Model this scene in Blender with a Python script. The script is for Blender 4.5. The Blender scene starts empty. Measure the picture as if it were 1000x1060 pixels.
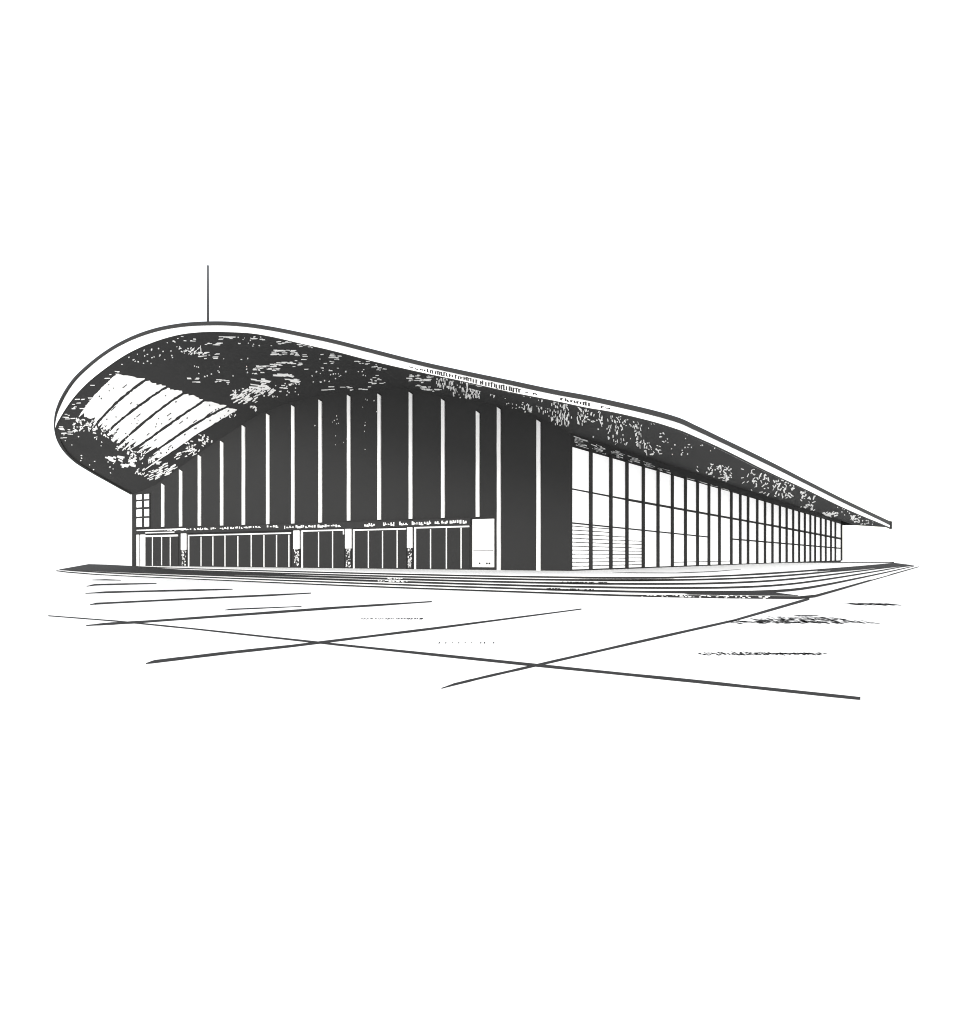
import numpy as np, random, math
# roof edge seen in plan and height: (x, y, top of edge, underside of edge), from the left wall round the
# swept-up front to the near corner and back along the long side
EDGE = [
(-61.73,0,10.15,10.15),(-63.61,-2.1,11.79,11.79),(-64.63,-3.9,13.04,13.04),(-65.24,-5.4,14.14,14.14),
(-65.48,-6.5,15.31,15.31),(-65.18,-7.4,16.49,16.47),(-64.36,-8.1,17.77,17.3),(-62.96,-8.7,18.87,17.75),
(-60.70,-9.3,20.16,18.55),(-56.94,-10.0,21.88,19.98),(-52.74,-10.6,22.99,21.19),(-48.87,-10.79,23.97,22.23),
(-44.60,-11.02,24.54,23.04),(-40.02,-11.27,24.67,23.39),(-35.46,-11.54,24.36,23.33),(-30.96,-11.83,23.71,22.79),
(-27.56,-12.06,23.05,22.15),(-24.47,-12.10,22.33,21.51),(-21.57,-12.10,21.53,20.69),(-18.81,-12.10,20.69,19.80),
(-15.54,-12.10,19.67,18.77),(-10.68,-12.10,18.01,17.12),(-6.24,-12.10,16.49,15.71),(-2.48,-12.10,15.30,14.57),
(1.22,-11.94,14.18,13.41),(4.50,-11.46,13.21,12.50),(6.50,-10.97,12.70,11.93),(7.92,-10.50,12.30,11.60),
(9.61,-9.2,11.86,11.16),(10.60,-5.9,11.74,10.96),(10.60,-0.80,11.86,11.06),(10.60,5.64,11.92,11.10),
(10.60,21.51,12.05,10.97),(10.60,49.52,12.10,10.91),(10.60,80.96,12.18,10.75),(10.60,120,12.4,10.8),
(10.60,162.88,12.68,11.0),(10.60,206.33,13.02,11.15)]
# where the soffit under each edge point meets the building: (x, y, z)
MEET = [(-61.6,0,10.1),(-61.6,0,10.15),(-61.6,0,10.2),(-61.5,0,10.2),(-61.3,0,10.2),(-61.0,0,10.2),(-60.6,0,10.25),(-60.0,0,10.35),
(-58.8,0,10.6),(-56.5,0,11.1),(-53.5,0,12.25),(-50.0,0,13.6),(-46.3,0,15.05),(-42.2,0,16.45),(-38.2,0,17.75),(-34.0,0,18.5),
(-30.4,0,18.75),(-26.9,0,18.85),(-23.6,0,18.75),(-20.5,0,18.5),(-17.1,0,18.2),(-12.4,0,16.95),(-8.3,0,15.85),(-5.2,0,14.95),
(-3.0,0,14.05),(-1.4,0,13.2),(-0.6,0,12.75),(-0.2,0,12.55),
(0,0,12.4),(0,0.4,12.4),(0,2.0,12.4),(0,6.5,12.4),
(0,21.51,12.4),(0,49.52,12.4),(0,80.96,12.4),(0,120,12.4),(0,162.88,12.4),(0,206.33,12.4)]
SUB = 6
def smooth(P, n=SUB):
    P = np.array(P, float); out = []
    for i in range(len(P)-1):
        a = P[max(i-1,0)]; b = P[i]; c = P[i+1]; d = P[min(i+2,len(P)-1)]
        # chord-scaled tangents (uneven spacing)
        lb = np.linalg.norm(c[:3]-b[:3]); la = max(np.linalg.norm(b[:3]-a[:3]),1e-6); lc = max(np.linalg.norm(d[:3]-c[:3]),1e-6)
        m1 = (c-b)/lb if i==0 else ((b-a)/la*lb+(c-b)/lb*la)/(la+lb)
        m2 = (c-b)/lb if i==len(P)-2 else ((c-b)/lb*lc+(d-c)/lc*lb)/(lb+lc)
        for k in range(n):
            t = k/n; h = t*t*(3-2*t)
            out.append(b*(1-h)+c*h+(t**3-2*t*t+t)*m1*lb+(t**3-t*t)*m2*lb)
    out.append(P[-1]); return np.array(out)
ED = smooth(EDGE)
MT = np.array([[np.interp(i/SUB, range(len(MEET)), [m[k] for m in MEET]) for k in range(3)] for i in range(len(ED))])
NS = len(ED)-1
def soffit(s, d):
    """point on the underside: s counts edge points, d runs 0 at the edge to 1 at the wall"""
    s = min(max(s,0),NS); i = min(int(s),NS-1); f = s-i
    e = ED[i]*(1-f)+ED[i+1]*f; m = MT[i]*(1-f)+MT[i+1]*f
    p = np.array([e[0],e[1],e[3]])*(1-d)+m*d
    p[2] += 0.55*math.sin(math.pi*d)*min(1,s/40)*max(0.0,min(1,(200-s)/30))
    return p
# worn white flecks of the soffit: centre and two half axes on the surface, each as (s*100, d*1000)
FLECKS = """4929,27,30,12,-9,2 4838,62,49,18,-13,2 4957,54,22,8,-9,2 4949,98,49,18,-12,3 4865,47,43,18,-13,2 4827,30,43,17,-11,2 5476,32,50,17,-10,3 5202,57,36,14,-12,3 5411,57,38,13,-9,2 5228,52,16,6,-8,2 5290,32,32,12,-9,2 5265,56,26,10,-10,2 5365,113,53,18,-11,3 5531,128,48,15,-8,2 5571,67,30,10,-11,3 5692,115,34,10,-7,2 5738,104,45,14,-10,3 6012,38,40,12,-8,2 6411,71,49,14,-10,3 6708,82,13,3,-9,3 6697,74,40,12,-8,3 6534,62,21,6,-9,3 6659,93,30,8,-7,3 6900,48,16,4,-7,3 4412,127,41,10,-22,2 4284,47,71,18,-28,2 3534,113,141,29,-35,0 4159,68,106,23,-38,2 3334,72,63,16,-33,-1 3920,96,182,24,-49,2 3895,93,118,17,-50,1 4153,52,108,23,-37,1 4247,167,86,18,-27,2 4345,150,94,22,-22,2 4151,147,83,15,-35,1 3758,103,70,11,-35,1 5260,248,-51,7,-7,-4 4911,205,-18,-4,10,-3 4817,178,19,8,-13,2 4543,169,-96,-6,12,-5 5337,268,-39,6,-8,-4 5158,307,-62,4,-3,-3 5031,265,-12,12,-20,-1 5255,281,-45,1,-2,-5 5010,173,-21,-7,14,-3 5242,276,-6,10,-20,-1 5118,176,-26,0,-1,-5 5113,231,12,16,-17,1 4567,179,-111,5,-11,-6 5051,165,-23,-5,8,-3 5130,301,-6,7,-14,-1 5333,267,-45,8,-10,-4 5311,276,18,10,-12,2 4855,132,-15,-5,10,-2 4790,212,-89,2,-5,-5 5131,317,-52,2,-2,-5 5112,260,-38,-4,5,-3 5136,191,-3,7,-20,-1 4912,215,-32,13,-13,-2 5119,179,-40,-11,7,-2 4959,143,-4,15,-20,-1 5051,228,-48,-5,4,-3 5204,312,-28,14,-20,-2 5091,298,-44,4,-4,-3 5275,272,-43,5,-8,-5 4729,152,-52,1,-4,-6 4801,215,-76,-5,6,-4 5095,309,-60,2,-2,-5 5061,240,27,15,-14,2 5123,255,-4,12,-18,0 5006,146,-53,0,-1,-6 4603,188,58,13,-25,3 5150,283,-47,0,0,-3 4805,142,-33,-4,9,-3 5046,281,-31,3,-6,-4 4826,138,-76,-9,10,-5 4864,201,-38,11,-15,-3 5010,138,-11,15,-20,-1 5169,255,-14,12,-19,-2 5147,225,-5,11,-11,0 4775,213,16,6,-33,2 5352,273,-19,-3,8,-3 4984,274,-16,10,-12,-1 4844,246,-26,-3,6,-4 4605,187,-58,1,-4,-5 5337,255,-56,1,-1,-3 4649,159,23,7,-20,2 4988,182,-29,15,-16,-2 5352,274,-22,-4,14,-4 4964,282,-23,0,-1,-6 4998,271,6,6,-14,1 4995,221,-44,-1,1,-4 5513,496,2,5,-12,0 5169,379,-10,7,-18,-1 5205,413,-22,15,-13,-1 5764,469,-18,-1,2,-3 
5389,494,-7,10,-13,0 5549,444,-14,5,-11,-2 5296,388,-26,-1,2,-3 5549,448,-18,4,-8,-3 5631,480,14,15,-15,1 5422,445,27,9,-13,3 5222,434,5,6,-12,1 5252,375,7,8,-19,1 5204,407,-38,-6,13,-5 5270,361,-17,10,-16,-2 5695,449,-33,-3,4,-3 5268,477,-25,3,-10,-4 4947,366,-50,-9,8,-3 5526,473,23,9,-10,2 5225,446,-4,7,-18,0 5350,490,-33,14,-14,-2 5029,331,28,13,-19,3 5471,369,-4,10,-19,-1 5459,514,-45,-6,6,-3 5495,531,-2,5,-10,0 5416,413,-21,2,-4,-4 5459,440,22,9,-14,3 5455,374,-5,6,-17,-1 5347,370,-45,4,-4,-3 4905,381,-25,4,-12,-4 5396,387,-28,6,-13,-4 5481,401,-28,9,-9,-2 5461,446,8,11,-16,1 5563,611,-26,11,-17,-3 5454,519,-5,8,-13,-1 5339,526,-35,3,-5,-4 5231,573,-62,-2,4,-4 5465,485,41,11,-7,2 5742,537,6,12,-15,1 5156,578,-24,8,-14,-2 5603,554,11,5,-16,3 5452,465,-59,1,-1,-4 5297,606,-40,3,-4,-4 5296,495,-41,11,-14,-3 5634,585,26,11,-12,2 5504,515,8,5,-12,2 5348,573,-11,13,-24,0 5386,606,20,8,-22,3 5486,627,-58,3,-3,-5 5347,569,-62,7,-9,-4 5675,570,-29,-3,4,-3 5444,581,-17,6,-10,-2 5636,572,-34,-2,4,-4 2250,346,-45,-3,-56,-14 3907,650,-121,0,-6,-6 2783,287,-66,-14,40,0 4252,603,7,5,-49,1 4944,432,-16,-1,8,-6 4390,238,7,7,-41,1 3989,683,58,4,-64,2 5322,464,16,4,-11,3 2520,263,-61,-15,43,1 2195,206,12,9,-63,-14 5141,560,-9,6,-23,-2 3249,192,23,8,-52,-3 4720,638,-56,2,-7,-5 4471,646,-43,-2,22,-5 3261,111,-46,-7,25,-2 1858,342,-30,1,-110,-31 4819,453,-14,2,-11,-4 5233,553,9,6,-23,2 3155,677,-70,4,-98,-6 3103,473,-82,-9,29,-2 4890,359,-13,4,-12,-2 4514,605,69,23,-58,3 4503,577,93,22,-49,3 4990,643,45,24,-28,3 5047,643,82,21,-27,5 4553,605,105,18,-63,5 4626,589,91,20,-79,6 4585,620,85,25,-81,5 4841,610,28,13,-41,4 4913,663,39,21,-37,4 4876,712,55,20,-40,5 4878,722,47,12,-32,5 4917,736,53,16,-27,4 5104,743,41,15,-34,4 4802,722,40,10,-81,7 5207,740,50,18,-29,4 5171,741,36,10,-40,6 4986,728,53,15,-37,5 4874,719,72,28,-46,5 5176,763,62,13,-39,7 5391,836,-65,2,0,-4 5042,826,-77,7,-4,-3 5108,839,-38,16,-14,-1 5147,859,35,13,-15,2 5145,848,-68,-4,11,-4 5285,869,-67,4,-3,-3 
5237,867,-8,7,-16,0 5163,823,-14,5,-22,-1 5216,811,-59,-1,5,-3 5665,820,-15,1,-2,-4 5837,809,-23,0,1,-3 5865,798,-14,3,-8,-3 5795,808,-19,2,-7,-5 5716,807,-6,5,-20,-1 5782,829,-14,3,-8,-3 5709,823,-14,3,-8,-3 5761,848,-10,6,-14,-2 5872,822,-20,0,2,-4 5903,856,3,5,-20,1 6026,823,5,3,-13,2 5714,800,-3,4,-15,-1 6046,815,7,4,-13,2 5792,791,-12,3,-12,-3 5819,805,10,4,-14,2 5891,816,-15,4,-10,-2 7902,852,-11,5,-9,-3 8090,865,-14,4,-6,-3 7924,807,2,4,-12,2 8066,853,-13,3,-6,-5 8028,900,-9,6,-7,-2 7922,841,4,5,-12,2 7930,812,9,4,-11,4 7915,814,-12,5,-6,-2 8083,859,-12,4,-6,-3 7991,834,-14,-2,5,-4 7938,888,11,3,-5,3 8060,895,-2,6,-13,0 7995,876,-9,-1,3,-5 7947,876,-6,3,-9,-2 7940,879,-8,4,-10,-2 7995,871,-12,0,1,-4 5349,723,7,8,-28,2 5492,696,2,14,-18,0 5275,717,23,8,-15,2 5530,750,-31,11,-9,-2 5292,692,-30,5,-10,-3 5211,716,-34,1,-1,-4 5449,676,-52,-1,2,-4 5502,791,-12,5,-13,-2 5248,733,28,7,-23,4 5424,722,-56,-4,6,-4 5445,684,-16,6,-10,-2 5671,708,-31,-6,9,-3 5387,744,24,5,-19,4 5270,699,-49,6,-9,-4 5366,717,-46,3,-4,-4 5304,724,44,10,-23,4 5555,678,-25,0,0,-4 5189,713,-73,2,-1,-6 5267,712,-57,1,1,-4 5284,734,31,13,-18,2 5716,712,3,6,-19,1 5419,684,-7,13,-13,0 5376,654,-56,8,-11,-4 5785,707,-7,8,-16,-1 5763,732,-55,5,-6,-4 5688,748,-32,1,-2,-4 5580,756,-52,0,0,-5 5176,716,23,9,-17,2 5612,699,7,8,-16,1 5502,653,3,9,-19,1 5499,661,11,11,-18,1 5760,699,-23,0,0,-3 5193,703,18,6,-16,2 5652,731,-45,10,-11,-4 5451,718,7,11,-21,1 5133,738,-40,11,-19,-2 5361,646,-59,8,-8,-3 5577,685,-20,1,-2,-3 5366,693,19,10,-23,2 5372,733,-58,7,-9,-4 5868,862,19,9,-10,2 5865,847,8,9,-17,1 5841,822,2,13,-21,0 5773,807,36,10,-16,4 5815,823,-24,13,-15,-2 5931,864,-46,-8,11,-4 5856,853,-35,-4,8,-4 5903,870,-19,11,-14,-1 5764,847,-44,5,-7,-5 5763,811,-31,3,-6,-5 5817,826,-54,4,-4,-4 5827,822,-47,5,-4,-3 5865,869,-32,-6,10,-4 5871,862,-40,-1,2,-3 5726,822,-28,4,-8,-4 5855,831,-23,5,-14,-4 6071,968,28,1,-2,3 6084,972,58,2,-2,5 5605,889,34,2,-4,4 5458,910,68,2,-3,5 5365,941,94,2,-5,5 5757,942,80,4,-4,5 
5582,954,69,1,-1,4 5883,985,89,7,-5,4 5949,958,81,5,-3,3 5597,903,86,6,-5,4 5841,961,38,3,-6,5 5739,930,93,2,-2,4 5726,950,82,7,-4,3 5519,913,32,2,-4,4 6047,973,33,3,-5,5 5662,943,95,4,-3,4 5692,910,51,1,-1,4 5566,963,96,3,-3,3 5485,929,100,3,-3,4 5827,914,66,3,-3,4 5509,880,42,3,-7,5 5967,984,82,6,-6,5 5671,952,93,8,-5,4 5328,924,76,1,-7,4 5312,892,108,-1,-3,4 5804,934,43,2,-3,4 5679,928,39,2,-4,4 5687,901,90,3,-3,4 5721,926,66,3,-3,3 5654,948,76,6,-5,4 6197,983,64,1,-1,3 6186,961,85,5,-4,5 6057,959,57,6,-5,5 5982,922,53,1,-1,3 5835,933,41,4,-6,4 5886,974,49,1,-2,4 5898,905,86,2,-2,4 5930,872,54,0,-1,4 5816,920,46,3,-4,3 5783,923,34,2,-4,5 6025,907,76,5,-3,4 6025,903,44,3,-3,4 6006,946,29,1,-3,5 5913,916,44,2,-3,4 6042,926,36,2,-3,5 5955,943,37,1,-2,4 5954,970,60,3,-4,4 6186,955,68,1,-1,4 5940,870,57,3,-3,3 6145,962,71,2,-1,4 6162,978,38,3,-4,4 6387,929,32,2,-3,5 6512,900,47,4,-4,4 6751,937,46,5,-4,4 6474,903,79,5,-3,4 6502,919,50,3,-3,4 6410,930,51,3,-3,3 6644,916,54,6,-3,3 6755,957,76,1,-1,4 6866,963,38,3,-3,4 6803,985,59,4,-2,3 6716,926,59,5,-4,5 6598,954,31,3,-5,5 6394,909,82,1,-1,4 6802,921,5,13,-8,0 6776,933,-6,13,-15,-1 7134,927,12,7,-12,3 7114,914,21,12,-11,2 7137,961,4,5,-14,1 6942,981,-31,4,-4,-4 7309,977,-21,8,-10,-4 6936,883,23,9,-10,3 6844,878,0,11,-12,0 6862,921,-19,12,-10,-2 7141,959,4,13,-8,0 7126,921,-11,4,-9,-3 6737,908,20,10,-11,3 7172,950,-5,10,-13,-1 6873,957,25,8,-11,4 7214,953,-23,1,0,-5 7083,964,8,10,-12,1 6958,923,-16,2,-4,-4 6787,868,23,13,-13,3 6818,904,8,5,-10,2 7133,955,18,13,-13,2 7266,939,14,5,-10,4 7185,915,-29,9,-11,-4 7244,951,-18,14,-9,-1 7296,930,-4,6,-14,-1 7188,888,7,4,-13,3 7085,911,-5,8,-13,-1 7164,928,-37,-1,1,-4 7261,948,-24,-2,3,-4 7249,905,-20,9,-10,-3 7098,917,-2,7,-13,0 7175,877,16,7,-7,2 6823,928,4,5,-11,1 6801,974,-23,12,-13,-3 6747,932,5,7,-15,1 6804,944,-9,5,-12,-3 6831,944,9,13,-9,1 6891,915,13,8,-12,2 6765,943,-13,5,-8,-2 6857,948,23,12,-10,2 6875,944,-8,6,-12,-2 6760,903,-1,6,-11,0 6937,921,-6,8,-8,-1 
7332,41,-12,1,2,-4 7510,121,-13,-1,5,-4 7139,29,-13,-1,6,-4 7493,38,7,2,-10,4 7220,100,-8,5,-13,-2 7279,132,6,4,-10,3 7499,79,-11,4,-9,-2 7164,66,-9,-1,10,-5 7558,122,-13,2,-1,-4 7190,66,7,3,-10,3 7486,79,-14,1,3,-5 7377,131,6,5,-14,3 7398,162,-12,2,-1,-4 7634,58,-9,6,-13,-1 7175,83,-16,0,4,-4 7516,33,2,4,-12,2 7419,81,-14,5,-7,-2 7657,51,-12,3,-6,-4 8177,57,-4,7,-12,2 7800,109,-17,4,-3,-4 7685,129,-12,4,-7,-3 7778,70,1,5,-14,3 7661,135,-11,2,0,-4 7852,192,-12,-1,8,-6 7864,175,-9,4,-7,-2 8168,47,11,3,-14,6 7878,173,3,4,-13,3 7690,182,-3,5,-12,1 7941,131,-13,4,-6,-3 8120,111,0,4,-12,2 8030,46,8,2,-10,5 8374,74,23,4,-9,5 8529,97,34,4,-8,4 8295,34,16,2,-7,4 8487,88,17,2,-11,6 8409,23,26,3,-7,4 8585,75,23,3,-12,6 8375,177,-28,6,0,-3 8313,215,-27,14,-9,-1 8274,162,-15,6,-7,-3 8469,210,-36,21,-7,-1 8276,196,-43,12,-3,-4 8352,254,-9,8,-14,0 8326,230,-16,0,4,-4 8252,219,-16,7,-7,-3 8111,172,6,7,-13,4 8354,209,-39,6,2,-5 8162,121,-20,11,-8,-1 8360,182,-7,10,-11,1 8225,224,-21,5,-2,-5 8246,192,19,7,-13,6 8328,189,-3,9,-16,3 8313,223,-39,14,-4,-2 8131,192,-13,0,5,-5 8145,138,-28,-3,7,-4 8213,174,12,7,-12,4 8309,197,11,3,-9,4 8328,166,-30,11,-6,-3 8176,177,23,5,-10,5 8131,137,-35,6,0,-4 8407,235,-17,2,5,-6 8529,174,-29,15,-7,-1 8193,214,-18,4,-1,-3 8450,190,-51,12,0,-5 8323,278,33,6,-6,3 8384,313,24,4,-8,4 8519,287,14,2,-7,4 8419,267,15,2,-8,5 8584,321,50,7,-10,5 8552,337,33,4,-8,5 8531,252,41,6,-9,5 8466,259,24,3,-8,4 8636,294,16,2,-8,4 8340,273,44,9,-8,4 8413,234,43,6,-9,5 8466,260,37,6,-8,4 8694,295,36,4,-10,6 8407,282,51,7,-7,4 8379,241,44,7,-9,5 8510,252,37,5,-8,5 8756,156,46,4,-8,4 8879,185,52,4,-11,6 8755,148,19,2,-10,6 8679,159,24,2,-9,5 8834,179,50,5,-9,5 8884,172,31,2,-8,4 8964,165,57,4,-12,7 8929,172,47,4,-11,6 9204,74,62,0,-13,6 9105,110,64,2,-18,8 9372,89,36,0,-16,7 9484,83,73,-1,-17,7 9305,79,55,0,-18,8 9532,77,53,-1,-13,6 9394,103,45,0,-18,8 9435,77,59,0,-16,7 9380,82,66,0,-17,7 9627,83,-5,8,-26,7 10260,58,-27,5,23,-11 9658,187,7,2,-22,8 9747,207,-29,8,3,-6 
10063,70,-35,13,-8,-3 9670,234,-20,9,-16,0 9822,137,-20,8,-12,-1 9839,232,-10,10,-22,5 9435,189,-21,2,17,-9 9761,96,-20,4,11,-7 9659,123,-29,10,-5,-2 10113,59,-22,5,20,-11 9927,94,-2,5,-22,7 9409,187,10,3,-22,8 10159,108,44,-3,-23,10 9976,102,76,-2,-23,10 10203,116,47,-4,-22,10 10007,105,71,-2,-20,9 8072,345,-10,0,5,-5 8118,367,-16,4,-3,-4 8095,358,-1,4,-13,1 7863,484,40,9,-6,3 7768,427,20,4,-6,3 7785,424,30,7,-7,4 7930,456,31,7,-7,4 7782,430,42,9,-7,4 7806,472,32,7,-6,3 7877,490,36,8,-7,4 7901,461,40,9,-7,3 8260,568,21,5,-7,4 8320,567,46,10,-6,3 8179,556,16,3,-7,4 8375,606,29,7,-7,4 8217,558,17,4,-5,3 8381,588,46,9,-7,4 8357,621,13,3,-7,4 8263,550,42,10,-6,3 8026,423,-6,6,-11,0 8076,470,-11,4,-7,-4 8078,469,6,5,-12,3 8226,473,-17,1,3,-5 8131,474,-7,6,-11,-1 9171,408,-23,9,-9,-2 8601,341,-12,4,-3,-3 8384,471,5,4,-11,4 8482,435,-11,2,1,-5 9001,411,10,4,-13,5 8951,593,-16,1,4,-5 8384,487,-13,4,-5,-4 8914,533,3,4,-16,5 8963,502,-14,8,-8,-2 8877,568,-16,5,-4,-4 8567,562,5,3,-11,4 8705,360,-9,6,-9,0 10140,234,22,-1,-16,7 10584,160,89,-11,-23,10 10462,179,53,-4,-31,14 10906,69,62,-13,-48,20 10714,126,89,-13,-30,13 10624,111,65,-10,-34,15 11011,56,133,-31,-56,23 10509,134,41,-5,-29,13 10017,376,20,0,-13,7 10072,317,46,0,-16,8 10337,388,49,-1,-16,8 9884,389,57,2,-14,7 9869,379,51,2,-14,7 10404,365,55,-2,-19,9 10191,319,69,-2,-13,6 10467,389,45,-2,-17,8 9923,378,55,3,-16,8 10137,331,43,0,-17,9 9889,388,59,3,-14,7 10059,334,43,1,-16,8 10197,365,72,-2,-13,6 10231,325,66,-1,-16,7 10247,338,32,0,-15,7 10477,330,78,-5,-18,9 10399,312,59,-2,-19,9 9864,377,35,1,-14,7 9851,387,62,2,-13,7 10193,333,78,-2,-18,9 10495,369,32,-1,-18,9 9958,349,58,1,-14,7 10032,398,25,1,-15,7 10283,327,46,-2,-15,7 10113,392,23,1,-16,8 10173,387,51,0,-12,6 10515,350,41,-2,-17,8 10462,390,50,-2,-14,7 10373,368,24,0,-18,8 9963,387,56,3,-15,7 10254,330,71,-3,-17,8 10550,311,83,-6,-25,12 9740,547,44,2,-12,6 10048,526,48,2,-11,6 9866,525,38,3,-11,6 9559,520,33,2,-9,5 9689,536,58,4,-12,6 10073,543,59,2,-13,7 
10237,543,50,1,-15,7 9967,521,20,1,-12,6 9991,532,47,2,-13,7 9750,512,39,3,-12,6 9561,524,46,4,-12,6 9609,542,40,2,-10,5 9722,535,29,1,-9,5 10164,572,44,2,-9,5 9599,529,24,2,-10,5 9899,514,58,3,-14,7 10056,516,34,2,-10,5 10225,559,54,1,-10,5 9851,521,50,4,-10,5 9669,527,48,3,-11,6 9201,523,37,2,-8,4 9355,538,33,3,-12,6 9512,552,36,3,-11,6 9279,525,50,3,-8,4 9531,549,28,3,-12,6 9229,524,56,4,-11,6 9328,533,19,1,-12,6 9345,529,32,3,-11,6 9433,535,62,5,-9,5 9586,556,37,3,-11,6 9212,517,36,3,-12,6 9334,542,48,3,-8,4 9230,555,22,2,-8,4 9221,547,59,6,-11,5 9006,601,19,1,-8,5 9172,603,44,4,-11,6 9158,563,25,2,-10,5 9068,546,26,3,-11,6 9141,541,37,3,-8,4 8995,604,31,3,-8,5 9064,559,48,3,-9,5 9065,549,32,3,-12,6 9148,574,23,2,-10,5 9594,588,55,4,-10,6 9468,602,52,5,-12,6 9495,585,28,3,-10,5 9430,571,46,3,-11,6 9559,592,24,2,-10,5 9393,578,56,5,-10,5 9576,604,20,2,-12,6 9413,579,34,3,-12,6 9428,671,96,12,-13,7 9435,668,42,5,-20,10 9557,670,89,11,-21,11 9658,696,84,23,-15,6 9629,670,56,3,-14,8 9638,674,52,10,-14,7 9535,677,44,11,-17,8 9529,673,69,11,-12,6 9551,677,55,13,-16,7 9742,684,34,4,-18,9 9703,693,81,19,-15,7 9378,657,35,2,-12,7 8904,779,45,7,-10,7 8841,745,42,7,-7,5 9080,722,51,7,-13,6 9046,680,40,6,-17,9 8968,747,48,15,-14,7 8757,735,77,17,-13,8 8978,727,41,6,-10,6 8864,657,45,11,-12,7 8812,714,77,21,-10,6 9101,712,64,10,-11,5 8964,784,36,16,-16,8 9031,707,81,7,-13,7 8965,786,64,9,-14,9 8978,690,89,17,-10,5 8943,755,90,19,-14,8 8992,773,38,6,-9,6 9091,702,73,21,-14,6 8987,789,56,11,-12,7 8335,772,27,0,-2,5 8322,744,60,3,-4,5 8486,798,36,-1,-2,4 8500,806,60,-1,-4,5 8274,754,61,1,-3,5 8474,833,66,-6,-2,6 8370,813,29,3,-3,4 8399,772,23,-2,-1,4 8444,818,54,-3,-2,5 8234,757,42,2,-4,5 8386,759,72,-7,-1,6 8268,756,28,-1,-1,4 8307,733,45,4,-5,5 8501,830,45,0,-4,6 8541,835,45,-3,-2,4 8380,846,45,1,-4,5 8528,830,40,-4,-1,4 8320,764,29,2,-3,4 8494,796,30,-1,-4,5 8529,789,68,-5,-2,6 8555,857,33,-1,-3,5 8514,797,46,-2,-3,5 8293,788,36,2,-3,5 8459,833,57,1,-4,5 8727,818,38,-1,-3,5 
8648,839,45,-3,-3,6 8258,788,24,0,-2,4 8363,768,69,-3,-2,4 8586,874,31,-1,-2,4 8519,825,60,-4,-2,4 8439,781,47,-2,-3,5 8579,852,31,0,-4,5 8511,828,53,-2,-2,4 8269,763,56,3,-3,4 8377,791,72,-3,-2,5 8238,793,63,1,-3,6 8279,723,48,2,-4,5 8510,821,59,0,-5,6 8487,805,70,-1,-4,6 8315,819,52,0,-2,5 8475,837,36,1,-4,5 8682,815,32,-2,-3,5 8645,820,43,-2,-2,5 8465,800,65,-2,-3,5 8738,772,56,-4,-2,5 8543,734,51,-2,-3,5 9030,829,80,-3,-7,7 8476,763,66,-6,-2,6 8968,827,55,-4,-3,5 8804,804,51,-1,-4,6 8700,764,47,-3,-2,4 8629,740,44,0,-3,4 8780,783,54,0,-3,4 8967,848,79,-9,-1,5 8672,750,66,-5,-3,6 8771,779,49,-6,-1,5 8770,790,61,-4,-3,6 8756,790,56,-6,-1,5 8592,732,37,-4,-2,6 9050,816,50,-2,-5,5 8959,808,36,-4,-2,5 9007,830,32,-2,-4,5 8640,759,44,-4,-2,4 8727,787,68,-5,-2,5 8577,780,38,0,-4,4 8678,775,61,-7,-1,5 8536,740,57,0,-4,5 8815,823,23,0,-4,5 8618,740,72,-6,-2,6 9067,824,26,-1,-5,5 8970,838,70,-3,-3,4 9041,812,53,-7,-2,5 8841,812,61,-3,-3,5 8873,792,54,0,-3,4 8754,737,53,20,-11,5 8942,783,58,12,-9,6 8823,756,29,10,-9,5 8906,773,28,11,-12,6 8828,770,24,10,-12,6 8997,786,42,5,-13,9 8824,762,70,26,-10,5 8934,786,28,11,-14,7 9594,741,29,9,-16,7 9668,754,81,19,-12,5 9744,748,44,4,-11,6 9691,778,81,17,-18,9 9699,773,49,7,-16,8 9565,734,64,6,-14,8 9692,757,78,8,-18,10 9729,780,69,8,-15,8 9753,757,53,9,-13,6 9531,794,31,4,-8,4 9350,830,48,5,-7,4 9500,809,21,3,-9,5 9354,830,46,5,-10,6 9357,793,35,4,-8,5 9265,811,37,4,-10,6 9290,818,39,4,-7,4 9518,801,34,3,-6,4 9252,904,-21,3,1,-5 9559,792,9,4,-13,5 9715,814,-19,7,-5,-3 9564,851,-5,6,-14,1 9195,777,-15,6,-6,-3 8980,886,4,6,-9,2 9026,899,-7,6,-12,0 9653,798,-18,5,-3,-4 9590,798,8,3,-13,6 9345,822,-1,5,-15,3 9660,810,-16,9,-9,-1 9018,731,-6,5,-16,1 9487,891,-14,3,0,-5 9433,777,-13,1,5,-6 9503,930,-16,5,-4,-3 8941,886,-13,3,-3,-6 9419,810,-7,5,-15,-1 9172,849,-6,5,-15,0 9340,866,6,4,-17,6 8881,806,-10,2,-2,-6 8948,878,-9,5,-9,-3 9196,851,-9,7,-14,0 8876,783,-1,5,-12,2 9348,884,3,5,-16,4 8809,846,-9,7,-12,-1 9379,821,-18,3,1,-4 
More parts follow.
